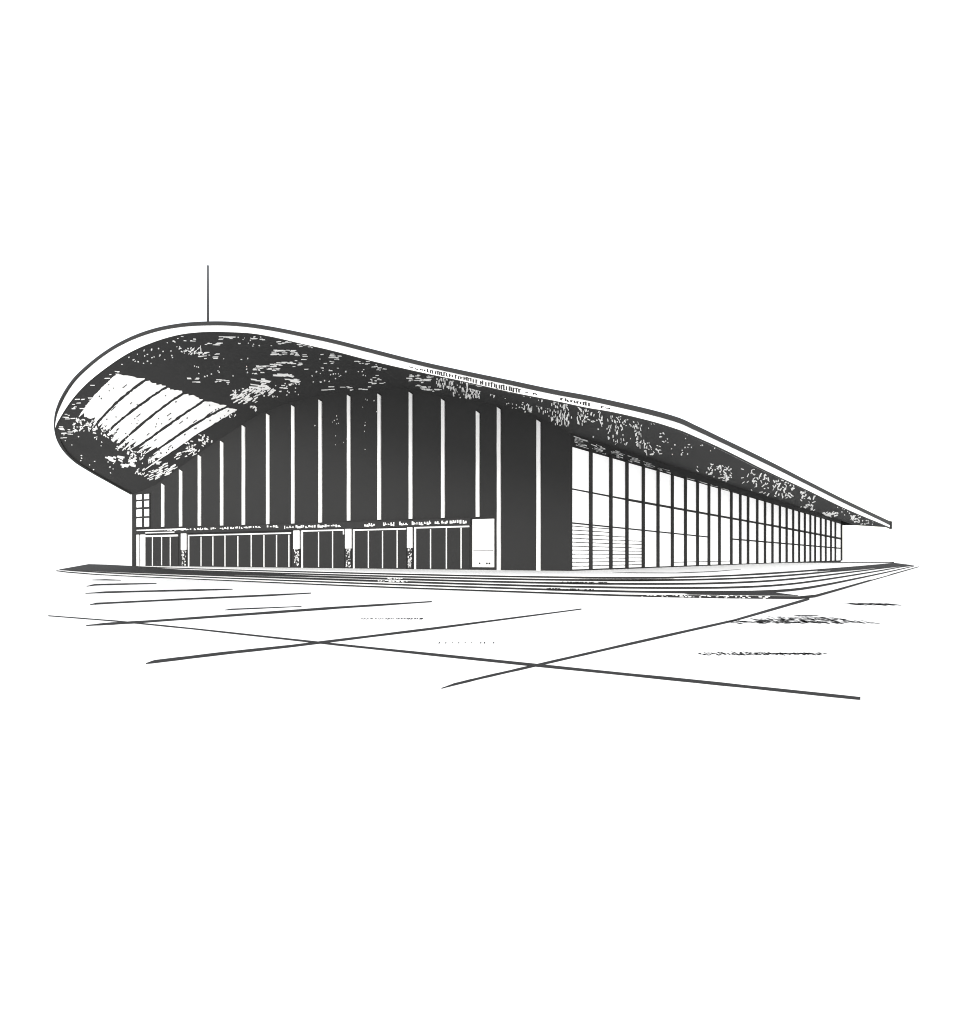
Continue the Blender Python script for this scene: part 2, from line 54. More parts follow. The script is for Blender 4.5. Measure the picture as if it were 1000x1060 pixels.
8422,904,-10,8,-9,-1 8478,937,-8,10,-13,0 8465,916,-27,1,3,-6 8504,923,6,12,-11,2 8468,946,-19,-4,9,-6 8444,899,17,5,-11,5 8434,901,-30,-1,3,-4 8465,948,-26,7,-5,-5 8485,912,-4,11,-13,1 8368,711,-34,11,-6,-4 8350,723,-31,10,-4,-2 8545,746,7,9,-11,3 8350,727,-27,8,-4,-3 8343,697,12,5,-10,4 8456,714,-7,5,-13,-1 8538,759,-26,-3,6,-4 8541,711,16,5,-11,5 8342,724,0,13,-9,1 8522,769,-12,9,-11,-1 8449,760,-12,18,-14,0 10626,626,30,1,-12,6 10190,564,59,1,-11,6 11138,504,44,-2,-16,8 10460,481,68,0,-15,7 10212,501,34,1,-15,7 10007,585,32,2,-10,5 10864,545,46,-2,-14,7 10425,414,72,-1,-13,6 10893,462,24,-2,-24,11 11201,339,61,-8,-30,14 10205,638,58,1,-13,7 11383,399,54,-6,-21,10 10652,389,59,-2,-17,8 11028,627,29,-1,-12,6 10612,423,75,-3,-15,7 11371,430,66,-7,-19,9 10745,673,43,0,-13,7 11058,163,78,-14,-41,18 11447,110,50,-14,-48,24 11287,65,154,-40,-71,30 11440,86,102,-31,-47,23 11267,52,148,-39,-63,26 11420,49,137,-43,-64,29 10721,727,-25,7,3,-7 10389,679,0,7,-23,7 10067,813,4,4,-17,6 10777,726,-14,8,-11,-1 10173,736,-14,10,-10,0 10738,666,-9,9,-20,4 10645,628,14,2,-16,8 10363,687,-4,7,-18,4 10233,831,-24,8,-3,-3 10435,829,-22,6,0,-5 10217,827,2,7,-19,5 10636,734,-22,9,-7,-4 10345,814,14,1,-16,9 10428,709,-6,7,-14,3 10573,667,-18,4,4,-6 10650,797,7,3,-17,7 10329,943,44,2,-9,6 10177,938,60,5,-9,6 10137,936,59,6,-8,5 11572,273,67,-14,-27,15 11477,392,35,-4,-19,11 11658,314,56,-9,-36,20 11045,539,39,-2,-19,9 11480,379,51,-6,-23,13 11417,436,22,-3,-23,13 11498,314,80,-14,-27,15 11474,345,72,-11,-27,15 11102,496,29,-1,-21,10 11415,350,68,-9,-30,15 11310,401,90,-9,-23,11 12108,363,62,-31,-36,32 11917,495,35,-3,-24,14 11782,491,30,-3,-18,11 11859,479,25,-2,-19,12 11848,443,30,-3,-26,16 11973,471,68,-18,-21,13 11801,435,62,-7,-23,14 11919,490,47,-5,-21,13 11942,623,31,-1,-16,10 11969,553,61,-11,-20,12 12063,555,63,-23,-21,20 12120,456,21,-9,-20,18 12115,562,27,-9,-21,19 12145,557,30,-11,-19,18 11976,628,20,-1,-19,12 12031,532,46,-18,-16,15 10608,926,62,5,-9,5 10712,984,22,2,-11,6 
10250,940,32,2,-10,6 11046,985,70,2,-11,7 10726,930,33,2,-12,7 11251,944,44,1,-13,8 10960,973,47,1,-13,8 10734,976,42,3,-10,6 11051,979,34,1,-12,7 10757,943,62,3,-12,7 10355,906,62,4,-10,6 11613,788,44,0,-13,8 11676,804,22,0,-11,7 11462,847,17,0,-14,9 11447,890,53,1,-14,9 11603,892,42,1,-10,7 11420,897,40,0,-9,6 11744,745,39,-1,-13,8 11381,873,48,2,-13,7 11691,879,19,0,-11,7 11551,847,27,1,-14,9 11491,820,23,1,-14,8 11656,827,51,1,-12,7 11529,674,-17,12,-17,2 10846,727,-15,2,10,-7 11112,685,-21,13,-20,2 11620,636,-13,9,-18,3 11428,684,-15,2,14,-10 10796,768,-12,8,-15,1 11466,756,0,6,-15,6 11439,743,-22,6,10,-10 10849,754,10,1,-14,6 10854,756,-17,4,4,-7 12587,670,35,-11,-16,17 12568,569,45,-17,-15,16 12627,665,57,-17,-13,13 12616,543,42,-15,-17,16 12608,660,40,-13,-16,16 12796,515,56,-22,-24,24 12865,446,26,-12,-24,24 12522,638,23,-8,-16,17 12734,589,28,-9,-14,14 12873,473,54,-25,-20,20 12310,749,47,-15,-11,12 12473,603,35,-12,-18,18 12496,656,49,-15,-16,17 12631,646,62,-18,-18,17 12491,570,20,-8,-21,21 12505,644,24,-8,-11,12 12540,639,45,-17,-12,13 12713,603,40,-14,-19,19 12327,706,60,-19,-15,15 12257,783,27,-8,-11,11 12647,629,52,-16,-20,19 12657,629,50,-18,-19,18 12458,587,17,-7,-16,17 12341,711,41,-12,-15,15 12511,706,53,-16,-14,14 12640,515,25,-10,-19,18 12410,728,58,-19,-11,12 12477,705,55,-18,-11,12 12534,667,31,-10,-12,12 12432,637,60,-21,-14,14 12746,589,27,-10,-14,14 12321,711,36,-12,-13,13 12321,852,25,-6,-10,10 12356,894,51,-15,-13,14 12319,948,21,-5,-10,10 12325,867,29,-8,-11,11 12299,912,27,-7,-9,9 12478,848,26,-7,-10,11 12302,940,32,-8,-12,12 12268,878,32,-9,-10,10 12368,867,51,-13,-9,10 12458,760,22,-7,-12,13 12326,909,44,-12,-9,10 12444,943,24,-7,-13,14 12551,876,51,-13,-13,14 12399,913,40,-10,-13,14 12405,928,57,-16,-13,14 12600,867,60,-15,-9,10 12567,882,47,-12,-11,12 12780,754,-23,22,-9,2 13084,550,-54,60,-11,5 13002,482,-61,63,-11,5 13153,376,-72,79,-11,7 12760,698,-39,38,-9,2 12756,779,-44,45,-9,3 12784,743,-32,32,-7,2 12758,734,-21,21,-10,2 
13111,505,-33,36,-8,4 12955,593,-75,80,-10,4 12904,757,-35,38,-9,3 12700,746,-59,59,-9,3 12859,750,-40,43,-10,3 12718,728,-32,33,-9,3 12899,655,-47,49,-7,2 12838,680,-32,34,-9,3 12720,772,-21,22,-9,3 12878,768,-30,32,-9,3 13072,442,-111,116,-10,4 12975,519,-83,88,-12,6 12849,747,-25,26,-7,2 12854,607,-56,57,-10,4 12900,532,-44,46,-12,5 12760,667,-56,55,-10,3 12852,733,-30,31,-8,2 12893,652,-25,26,-10,3 12732,744,-66,65,-9,2 12872,592,-75,75,-7,2 12835,705,-70,69,-9,2 12993,651,-32,35,-11,4 12881,738,-54,58,-8,3 13015,597,-76,80,-9,3 13132,438,-58,63,-12,6 12878,767,-62,65,-9,3 12999,519,-48,51,-11,5 12913,517,-41,43,-13,6 13226,335,-125,134,-22,14 12747,783,-49,51,-9,3 12756,777,-47,48,-10,3 12723,736,-22,22,-9,3 12930,956,-20,22,-10,3 13136,753,-27,30,-8,2 13525,536,-79,83,-14,6 13227,848,-28,26,-11,2 13418,623,-51,50,-9,3 13331,679,-33,32,-10,3 13367,526,-39,37,-11,3 13617,447,-95,100,-11,5 13183,877,-17,20,-7,2 13119,877,-43,50,-8,2 12957,941,-39,42,-9,2 13435,405,-53,53,-17,10 12960,728,-49,54,-8,3 13364,736,-38,36,-10,2 13070,878,-41,45,-7,1 13044,613,-42,46,-11,4 12873,908,-19,20,-7,2 13428,671,-39,39,-10,3 12980,871,-20,23,-9,2 12916,830,-18,21,-8,3 13141,582,-50,58,-9,4 13123,693,-32,36,-8,3 13305,727,-44,42,-10,3 12993,913,-32,37,-9,3 12859,858,-36,37,-7,1 13834,165,-272,304,20,-31 13350,709,-73,72,-9,3 13491,445,-100,99,-12,5 13157,873,-31,36,-8,2 12776,916,-42,46,-10,3 13276,705,-64,62,-12,4 13490,379,-71,72,-19,11 13325,616,-67,62,-10,2 13263,771,-65,62,-12,3 12736,966,-26,27,-8,2 13080,748,-41,46,-8,2 13302,780,-31,28,-11,2 13506,378,-136,136,-13,7 12998,910,-32,34,-7,1 13321,667,-55,54,-10,3 13063,866,-35,40,-8,2 12952,734,-58,61,-9,2 12893,806,-37,40,-10,3 13024,945,-29,33,-8,2 12944,780,-37,41,-9,3 13065,780,-28,31,-8,2 13444,517,-59,59,-12,4 13471,651,-32,31,-10,2 13110,543,-66,75,-11,5 13208,751,-24,28,-11,4 13421,563,-58,59,-12,5 13093,716,-32,37,-9,3 13208,819,-27,29,-10,2 13141,631,-58,67,-8,3 13184,474,-51,57,-9,4 13058,825,-47,55,-9,3 
13489,606,-47,49,-10,3 13097,734,-40,44,-6,1 13480,441,-117,115,-11,4 13226,865,-45,48,-11,3 13158,804,-24,28,-9,3 13025,791,-37,41,-7,2 13487,586,-87,87,-10,3 13621,494,-87,93,-13,6 13703,383,-89,99,-14,7 13021,923,-45,52,-7,2 12815,885,-21,23,-8,2 12828,980,-24,20,-9,2 13011,870,-16,19,-10,3 13374,401,-122,116,-14,7 13753,161,-265,290,6,-15 13252,818,-38,35,-9,2 13085,678,-27,29,-7,2 13795,39,-311,339,-246,266 13192,689,-48,56,-8,3 13338,571,-66,62,-12,4 13260,659,-43,40,-11,3 12948,730,-21,23,-10,4 13408,395,-127,123,-13,7 13341,625,-62,59,-11,3 13323,592,-33,32,-11,4 13496,556,-51,52,-9,3 13644,380,-122,133,-14,9 13375,674,-69,69,-13,4 13189,854,-46,56,-8,3 13131,750,-41,47,-8,2 13498,547,-59,59,-9,3 13044,875,-46,54,-8,3 13233,707,-52,51,-11,2 13146,733,-37,43,-8,3 13213,799,-32,35,-10,3 13178,708,-55,64,-9,3 12971,915,-37,41,-7,2 13391,629,-78,79,-11,4 13187,789,-37,45,-8,3 13458,630,-52,52,-8,2 13024,920,-47,54,-10,3 13065,886,-41,46,-9,2 13219,671,-59,65,-12,4 13106,892,-18,22,-10,3 13396,551,-82,82,-10,4 13287,571,-86,82,-14,5 12971,916,-30,33,-9,2 13772,617,-73,83,-8,2 13663,624,-59,65,-11,3 13622,736,-53,57,-9,2 13665,703,-58,65,-9,2 13624,697,-25,26,-10,2 13783,545,-39,48,-10,5 13732,634,-48,56,-10,4 13704,539,-64,70,-9,3 13598,698,-69,73,-9,2 13712,649,-23,26,-10,3 13699,629,-62,71,-12,4 14067,523,-48,52,-4,-4 13937,650,-63,46,4,-12 13907,668,-50,52,-16,6 14075,432,33,-21,-36,47 13870,659,-29,29,-13,4 14230,320,-13,42,-49,70 13874,703,-84,57,3,-9 14152,395,-55,54,36,-61 14125,489,-16,28,-17,15 13917,609,-32,39,-14,8 14005,651,-5,36,-24,20 14014,605,-47,42,-2,-8 14017,885,-28,16,5,-13 13948,686,-14,18,-16,8 14247,678,10,0,-19,24 14092,870,9,7,-22,18 14352,498,14,-6,-16,28 14198,616,-24,29,-8,-1 14423,386,9,8,-29,48 13763,975,1,6,-23,18 14108,898,11,5,-27,22 14125,528,-33,29,12,-24 14599,251,-6,36,-24,53 13883,851,-14,15,-21,8 13782,864,11,-2,-15,17 14340,719,-3,16,-22,16 13985,843,-14,21,-21,10 14222,471,-21,33,-10,5 14254,681,10,4,-18,20 
13858,957,-11,13,-28,12 13726,890,-24,17,1,-9 14181,766,4,12,-20,17 14246,854,-25,37,-11,4 14449,527,-39,68,-12,6 14282,903,-26,40,-15,5 14341,832,-30,48,-10,3 14091,970,-29,30,-14,4 14294,853,-42,63,-14,5 14169,847,-52,69,-14,5 14301,779,-43,64,-12,4 14394,751,-16,29,-11,4 14288,743,-18,28,-11,4 14253,880,-50,64,-12,3 14363,632,-15,27,-9,4 14361,807,-31,54,-10,4 14453,590,-33,57,-14,6 14238,859,-16,24,-11,4 14274,885,-42,56,-12,3 14498,499,-47,90,-12,6 14485,492,-25,50,-10,6 14338,686,-27,51,-11,5 14352,571,-50,88,-10,4 14080,971,-25,26,-15,4 14579,646,-18,38,-10,3 14659,463,-18,55,-10,6 14599,605,-28,63,-12,5 14748,384,-28,114,-8,6 14759,380,-27,111,-8,5 14569,619,-28,65,-10,5 14685,661,-18,57,-10,4 14713,551,-8,34,-10,6 14723,514,-18,67,-9,4 14674,642,-22,57,-11,4 14636,504,-14,42,-9,6 14724,560,-7,26,-10,5 14621,604,-19,46,-9,4 14608,549,-31,74,-9,4 14579,716,-13,27,-12,4 14766,331,-20,100,-8,8 14680,424,-33,100,-8,4 14757,374,-16,75,-9,6 14564,786,-28,56,-14,5 14645,587,-21,58,-12,6 15346,767,21,34,-14,3 14827,612,-9,42,-9,3 15328,522,29,58,-12,5 15274,309,31,83,-9,9 15111,897,6,23,-23,5 15129,824,7,22,-20,4 14968,800,1,27,-11,5 14888,858,-1,25,-13,5 15475,749,16,18,-13,4 15206,281,16,56,-10,10 15164,856,15,51,-20,4 15474,575,36,57,-13,3 15264,187,20,63,-7,13 14867,555,-9,70,-11,5 14996,197,1,67,-5,10 14974,583,-3,66,-8,3 15504,725,15,19,-13,3 14798,606,-8,35,-8,3 14747,590,-5,26,-11,6 14933,717,-5,52,-9,3 14994,546,1,53,-8,4 14877,667,-6,36,-11,4 15683,783,76,37,-30,4 15067,466,8,46,-12,6 15054,472,4,41,-14,5 14885,850,-1,29,-13,5 15523,852,37,35,-18,4 15224,395,28,80,-9,6 14825,833,-6,26,-11,3 15217,71,37,137,-5,22 15227,157,32,110,-6,16 15358,646,23,52,-13,3 15370,645,20,35,-12,3 14750,739,-9,37,-12,5 15025,972,2,28,-25,4 14937,874,1,25,-14,6 15131,354,11,65,-12,6 14999,474,0,69,-9,4 15253,770,14,25,-16,4 15188,413,8,33,-10,5 14891,908,-8,44,-15,5 15256,457,19,60,-12,4 15201,577,17,42,-12,5 14994,524,3,52,-7,4 15007,759,3,37,-12,3 14808,721,-6,26,-10,3 
15401,730,19,30,-14,3 15249,362,35,96,-10,7 15394,451,18,35,-10,4 15201,209,27,109,-9,10 15457,797,23,25,-16,4 15763,861,64,31,-33,2 14971,271,-2,136,-8,8 14924,532,-3,46,-8,4 15269,647,9,20,-13,4 15344,384,32,68,-10,7 15543,872,21,22,-19,4 15042,451,4,42,-13,6 15493,736,33,42,-18,4 14927,432,-5,93,-8,5 14921,870,-8,53,-12,4 15245,838,11,24,-19,4 14675,796,-27,64,-14,4 15260,756,12,24,-17,4 15015,657,-1,26,-17,3 15219,671,25,55,-14,4 15054,209,10,115,-8,7 15270,407,11,33,-9,4 14842,491,-15,87,-9,4 15665,893,42,20,-29,3 15343,833,37,47,-17,4 15175,737,5,25,-15,3 15654,655,41,26,-22,4 15469,652,32,44,-15,4 15140,913,16,42,-22,4 15511,733,15,17,-17,4 15513,853,15,19,-17,3 15104,629,8,43,-16,4 15519,717,15,19,-16,4 15340,604,12,28,-16,4 15678,803,87,39,-31,4 15185,702,12,48,-19,4 15104,863,12,45,-22,4 15373,889,22,29,-22,5 15479,634,22,32,-14,4 15326,694,21,35,-15,4 15502,610,27,39,-12,3 15092,778,5,27,-21,4 15052,867,6,23,-20,4 15153,857,4,20,-23,4 15542,756,31,33,-15,4 15383,684,19,36,-14,3 15315,935,8,16,-26,4 16141,626,88,42,-19,2 16160,513,76,42,-13,2 15985,524,89,47,-14,4 15914,421,70,47,-11,3 15684,290,135,114,-9,7 15893,396,113,75,-11,3 15973,562,57,32,-14,2 16181,644,37,18,-17,2 15957,617,65,34,-16,2 15786,212,167,133,-7,8 15783,488,90,66,-16,2 16064,668,117,47,-21,4 15827,287,109,86,-12,4 16032,581,56,30,-20,3 16075,531,66,36,-18,2 16226,552,101,52,-13,3 15535,98,143,190,-2,14 16559,744,129,32,-21,3 16254,583,73,37,-14,2 16385,683,61,22,-18,3 16293,735,108,34,-21,3 16283,752,57,20,-21,2 16292,728,142,43,-18,4 16508,660,55,18,-16,3 16255,571,87,42,-12,3 16413,657,134,43,-15,4 15585,246,53,66,-7,5 15904,271,81,67,-14,-1 16751,600,64,5,22,9 15848,279,61,61,-23,-8 16267,530,-31,10,-27,-15 16180,385,101,71,-24,1 16339,424,81,57,-23,-3 16133,181,121,100,-29,-10 16482,594,87,7,24,14 16726,610,84,30,-26,0 16757,521,112,24,29,16 16285,267,103,83,-18,-5 16280,551,54,10,9,9 16471,396,112,54,-4,4 16778,496,98,41,-9,2 16571,404,106,47,-7,4 16933,572,142,42,-9,3 
16944,570,153,42,-5,3 17064,601,93,22,-7,4 17180,623,199,39,-7,2 16684,463,167,62,-6,5 17062,587,75,19,-6,4 17424,532,112,35,-3,3 17429,605,92,26,-3,3 18412,827,84,28,-3,3 17726,664,145,29,-5,3 17080,450,81,24,-1,4 17418,483,84,27,-1,4 17912,716,116,26,-2,4 18123,643,48,17,0,4 16989,445,86,29,-4,4 16892,460,109,41,-3,3 17565,657,69,16,-4,4 17757,561,104,22,-3,3 17067,338,88,30,-1,3 17554,565,65,17,-5,3 16713,340,148,67,-3,3 16855,321,62,31,-1,5 17619,520,147,33,-2,4 17476,491,74,22,-3,3 18175,751,79,27,-2,4 17404,579,119,34,-2,4 16598,264,111,55,-2,4 17762,621,101,21,-4,2 17018,373,155,51,-1,4 17104,343,106,34,-3,4 18275,831,105,35,-1,4 18610,884,28,29,-1,2 18629,805,48,45,0,4 18569,813,43,21,0,3 18045,670,90,33,-1,3 18486,817,113,36,0,3 18386,751,88,28,0,3 17908,639,146,39,-4,3 18402,733,89,28,1,4 17594,553,119,27,0,4 16662,301,90,40,0,6 18256,817,59,20,-2,3 17673,533,90,20,-1,3 17475,596,131,35,-3,3 17088,441,154,43,-1,4 18281,829,65,23,-3,3 16716,241,20,1,51,25 17542,405,35,9,5,6 17475,496,22,0,31,11 17351,374,59,12,24,10 16655,185,16,-1,63,34 17111,259,67,23,3,7 16944,250,30,11,37,21 17207,403,61,13,16,8 16967,282,45,16,29,19 16750,282,45,14,43,24 17511,367,17,10,-26,-7 16904,315,48,28,-27,-9 17431,431,24,12,-26,-5 17477,401,18,1,30,12 17336,425,36,15,-36,-7 17135,375,32,13,-26,-3 17025,320,42,12,19,11 17100,257,30,8,24,12 17385,379,42,15,-16,1 18075,484,85,30,0,4 17727,381,157,34,3,5 17570,395,180,45,-1,3 17900,473,65,14,1,3 18395,614,99,32,0,4 18572,676,47,27,-2,3 17544,366,56,17,-1,3 18705,747,56,51,0,3 18164,538,40,13,2,4 18553,635,68,33,1,3 17422,288,70,26,4,6 17214,246,137,41,3,4 17625,380,74,18,1,4 17438,335,96,33,0,3 18140,537,102,35,1,4 18638,717,45,43,-1,3 18597,655,31,26,1,4 18157,496,123,41,1,3 17963,452,79,23,1,4 17439,349,127,42,0,4 17875,457,98,22,-2,3 18690,754,25,23,0,4 18316,577,127,43,-1,3 18095,515,65,23,-1,3 18033,491,81,29,-1,3 17577,377,126,32,1,3 18652,718,49,45,-1,4 18842,814,45,39,0,5 18623,607,19,17,-1,3 18925,880,39,33,1,5 
18640,646,40,36,0,4 18712,713,44,40,0,4 18615,585,18,16,0,3 18607,635,36,33,0,4 18642,640,19,17,0,5 18515,590,71,22,-1,3 18746,729,21,19,-1,3 18733,710,46,40,0,4 18945,839,14,21,-14,-10 18780,710,20,15,4,6 18710,656,37,24,7,9 18875,764,12,15,-8,-5 18837,693,45,36,3,8 18802,648,4,-7,11,10 18929,834,13,29,-19,-15 18850,750,20,18,-3,1 18784,670,9,14,-11,-7 18808,657,4,12,-10,-8 18918,740,2,17,-13,-11 18682,571,5,-2,11,11 18704,568,17,4,10,10 18790,668,30,16,12,15 18001,278,23,12,-31,-5 18545,428,9,8,-40,-12 18564,399,28,6,18,9 17993,249,18,9,-54,-10 18511,427,11,10,-30,-9 17996,249,33,12,-11,1 18200,345,34,13,-12,-1 18336,330,34,9,10,7 18211,339,11,10,-30,-9 17917,236,53,17,-26,-4 18476,390,27,10,-16,-1 18244,364,46,13,11,8 18790,439,6,0,14,12 18646,389,19,15,3,8 18860,489,20,19,-8,-2 18895,471,24,17,5,9 18932,555,8,0,19,17 18709,352,16,13,-1,4 18694,339,-1,-6,12,9 18763,512,1,-4,12,10 18186,136,23,5,27,12 18594,236,15,5,19,15 18683,278,21,16,1,5 18688,311,12,8,5,7 18606,238,12,8,9,12 19399,853,35,33,9,15 19466,797,33,47,-7,-4 19304,619,10,6,10,15 19297,584,16,11,7,11 19481,812,8,31,-18,-21 19291,716,16,19,2,7 19310,628,33,40,1,6 19441,807,24,37,-11,-9 19347,663,24,23,9,16 19593,836,23,28,-2,4 19312,603,3,10,-14,-16 19481,812,21,23,7,15 19373,663,10,5,14,19 19430,732,16,13,14,22 19209,458,10,10,6,11 19248,440,7,4,12,17 19579,800,16,17,5,12 19340,619,14,19,-3,1 19221,480,1,-4,13,17 19597,855,7,14,-15,-16 19306,527,13,12,8,15 19560,863,25,31,-2,3 19468,679,8,14,-14,-13 19259,478,2,-3,14,17 19342,594,19,25,-4,2 19207,474,6,14,-17,-13 19258,534,4,11,-11,-12 19317,531,8,3,10,14 19233,421,11,9,8,13 19572,719,41,64,-18,-16 19343,444,7,0,11,13 19378,578,52,69,-4,-1 19669,878,11,-4,16,20 19544,701,30,21,11,15 19422,572,16,10,12,17 19548,650,3,11,-21,-22 19459,633,10,4,18,24 19296,384,18,14,10,15 19394,604,24,25,5,11 19405,567,31,20,13,19 19321,465,8,-4,13,17 19247,443,35,51,-10,-6 19265,377,48,62,-4,-1 19584,786,21,14,13,18 19617,782,52,51,9,17 19279,405,3,-2,16,20 
19710,891,44,50,0,6 19229,387,17,14,8,13 19325,434,20,28,-6,-3 19256,395,11,17,-8,-7 19491,643,36,33,10,18 19643,803,18,42,-20,-21 19265,450,35,38,3,11 19232,411,19,17,5,9 19569,747,32,44,-9,-6 19594,786,39,42,3,9 19304,493,22,18,9,14 19502,674,42,61,-9,-7 19287,372,9,18,-9,-8 19360,525,18,24,-7,-2 19486,591,21,12,17,23 19414,505,23,16,12,16 19609,758,43,55,-6,-3 19686,533,22,29,-16,-12 19239,102,2,-6,11,12 19264,145,18,24,-7,-4 19383,231,16,19,-7,-3 19430,347,53,60,-5,-1 19653,568,35,46,-11,-8 19712,685,41,57,-11,-9 19523,375,39,51,-11,-8 19330,215,57,61,-3,2 19531,507,12,29,-13,-12 19266,239,11,-3,13,15 19566,424,33,32,3,8 19881,591,3,12,-21,-21 19481,277,36,32,5,11 19365,158,17,13,7,10 19612,466,9,-10,23,24 19366,105,27,18,9,11 19692,398,41,29,15,19 19670,359,31,36,-15,-9 19626,388,57,45,8,12 19518,262,11,23,-21,-17 19377,129,12,4,19,20 19551,244,36,20,10,11 19492,191,62,49,8,13 19376,241,43,30,9,12 19791,603,59,58,8,15 19388,140,41,38,0,5 19388,180,55,61,-8,-3 19701,517,28,28,-1,6 19772,504,55,68,-11,-6 20006,893,24,18,18,23 19636,491,6,20,-20,-19 19470,214,55,48,3,8 19842,668,23,33,-11,-9 19375,117,39,31,4,7 19474,197,20,9,15,16 20161,821,98,113,-19,-11 20099,812,38,54,-19,-17 19511,324,39,27,14,19 19422,208,22,21,1,7 20066,830,24,51,-22,-22 19848,513,0,-9,23,23 19606,432,26,10,15,17 19858,392,11,-2,25,25 19761,314,30,32,-13,-6 19647,83,27,27,-15,-7 19857,401,65,58,4,9 20083,471,6,18,-33,-29 19707,176,54,41,2,6 19822,201,48,35,11,17 19863,461,76,83,-5,-1 19924,383,65,53,8,15 20228,615,54,66,-18,-13 20106,432,14,-8,32,30 19695,247,59,55,-7,1 20032,393,41,17,19,20 19799,174,12,0,21,21 19752,134,2,-13,28,22 19863,322,59,67,-13,-6 20011,566,81,87,-13,-4 19494,47,8,-9,20,18 20210,770,29,14,33,35 19532,122,17,9,17,19 19531,36,24,11,11,11 19566,42,24,26,-17,-9 19855,364,51,56,-12,-5 19556,176,41,37,-1,4 19544,150,22,13,12,14 19786,154,33,46,-20,-13 19646,228,34,23,11,14 19645,48,70,48,5,9 19988,375,10,-6,29,27 19625,184,17,28,-23,-17 19763,254,6,-10,26,22 
20112,627,58,54,3,12 20228,675,83,76,0,10 19735,325,71,71,-9,-2 20105,573,105,92,6,12 19508,101,32,34,-10,-5 20169,524,57,32,30,31 19566,73,23,27,-19,-12 20093,515,95,94,-7,-1 19755,365,44,32,8,12 20115,528,35,41,-17,-11 19805,270,33,38,-13,-6 19557,188,52,38,8,12 19641,135,28,7,16,15 20746,805,29,16,36,39 20377,415,77,54,17,18 20088,285,78,70,-10,0 20759,903,53,70,-26,-22 20938,838,64,78,-35,-28 20116,224,60,61,-20,-10 19940,166,27,15,16,18 20604,666,74,75,-8,2 20599,573,42,63,-22,-19 20795,870,51,28,51,55 20568,541,105,78,19,23 20178,252,23,7,23,20 20093,140,98,79,-7,3 20915,867,85,88,-16,-8 19895,116,42,34,-2,6 20338,315,55,65,-25,-16 19915,146,2,-12,23,19 19840,57,74,55,3,7 20558,573,46,20,29,30 20709,743,-7,-23,32,30 20063,239,11,23,-25,-18 20593,556,96,78,15,20 20108,203,72,43,17,19 20109,215,62,55,-7,-2 20565,587,20,46,-45,-41 20192,340,17,24,-18,-13 19991,214,26,19,5,10 19871,126,15,1,19,18 20008,63,5,13,-21,-15 20315,480,48,27,22,22 20764,713,67,57,11,17 20154,335,100,92,-11,-3 19922,174,6,-7,28,25 19922,155,47,27,18,21 19999,172,57,45,0,8 20873,821,44,18,54,55 20658,718,14,3,34,36 21215,814,-165,-193,41,31 21235,864,-172,-205,47,37 21170,792,-172,-200,34,25 21095,796,-50,-68,55,45 21133,801,-72,-95,44,36 21323,906,-98,-121,47,36 21095,604,-53,-61,44,32 21025,518,-55,-66,53,39 21014,662,-56,-67,45,35 21299,967,-112,-140,37,30 21325,872,-69,-81,50,37 20926,477,-80,-80,37,23 21108,652,-96,-110,49,36 21040,555,-140,-156,37,27 20995,478,-73,-87,42,31 21237,676,-84,-104,61,45 21231,891,-53,-65,40,32 21401,937,-114,-126,38,27 21180,725,-87,-104,38,28 20727,84,53,33,12,15 20609,61,33,24,0,7 21213,676,51,41,10,16 20855,138,28,27,-45,-25 20818,242,2,-8,58,42 20552,45,-1,-8,38,27 21072,372,21,5,56,47 20510,91,33,26,-2,6 20984,438,21,28,-39,-26 21226,302,128,99,-25,-7 21782,653,115,92,-39,-16 21753,564,63,1,75,53 20923,26,26,38,-58,-26 21547,409,146,75,56,48 21123,287,60,26,39,33 20953,47,72,33,30,24 21345,398,160,116,-9,5 21045,168,36,49,-47,-30 
21180,163,55,55,-48,-27 21447,435,52,7,49,36 21356,414,217,158,-9,6 21128,233,116,66,29,28 21356,341,20,-19,68,47 21436,498,83,77,-35,-20 21554,546,73,42,31,29 21714,613,15,31,-61,-41 21152,292,111,72,18,24 21344,432,99,67,12,19 21648,257,69,40,7,14 21440,150,50,18,48,34 21922,321,95,43,37,29 21995,644,31,5,87,61 21816,351,62,43,-34,-10 21818,394,0,-18,83,50 21506,304,82,44,35,33 21934,571,77,51,-9,8 21946,523,45,10,86,59 21448,192,81,51,-9,5 21527,88,52,24,38,31 17586,277,42,13,-13,1 18501,838,48,18,-15,0 17097,428,40,13,-10,3 17121,66,29,6,49,22 18829,815,9,3,16,18 18785,737,7,10,-15,-10 18099,912,32,15,-22,-3 18362,658,40,14,-2,3 16687,622,35,16,-40,-4 16117,430,37,15,1,13 16728,551,52,16,-9,5 17502,732,14,-4,50,12 17136,415,25,14,-40,-10 17176,114,30,7,40,17 18638,823,2,-3,12,13 18925,634,11,12,-15,-8 18640,58,6,1,20,16 18549,113,34,7,22,9 18582,136,-3,-6,25,10 18891,525,11,6,10,11 18731,154,22,17,-3,2"""
import bpy
C = bpy.context
scene = C.scene
rng = random.Random(11)

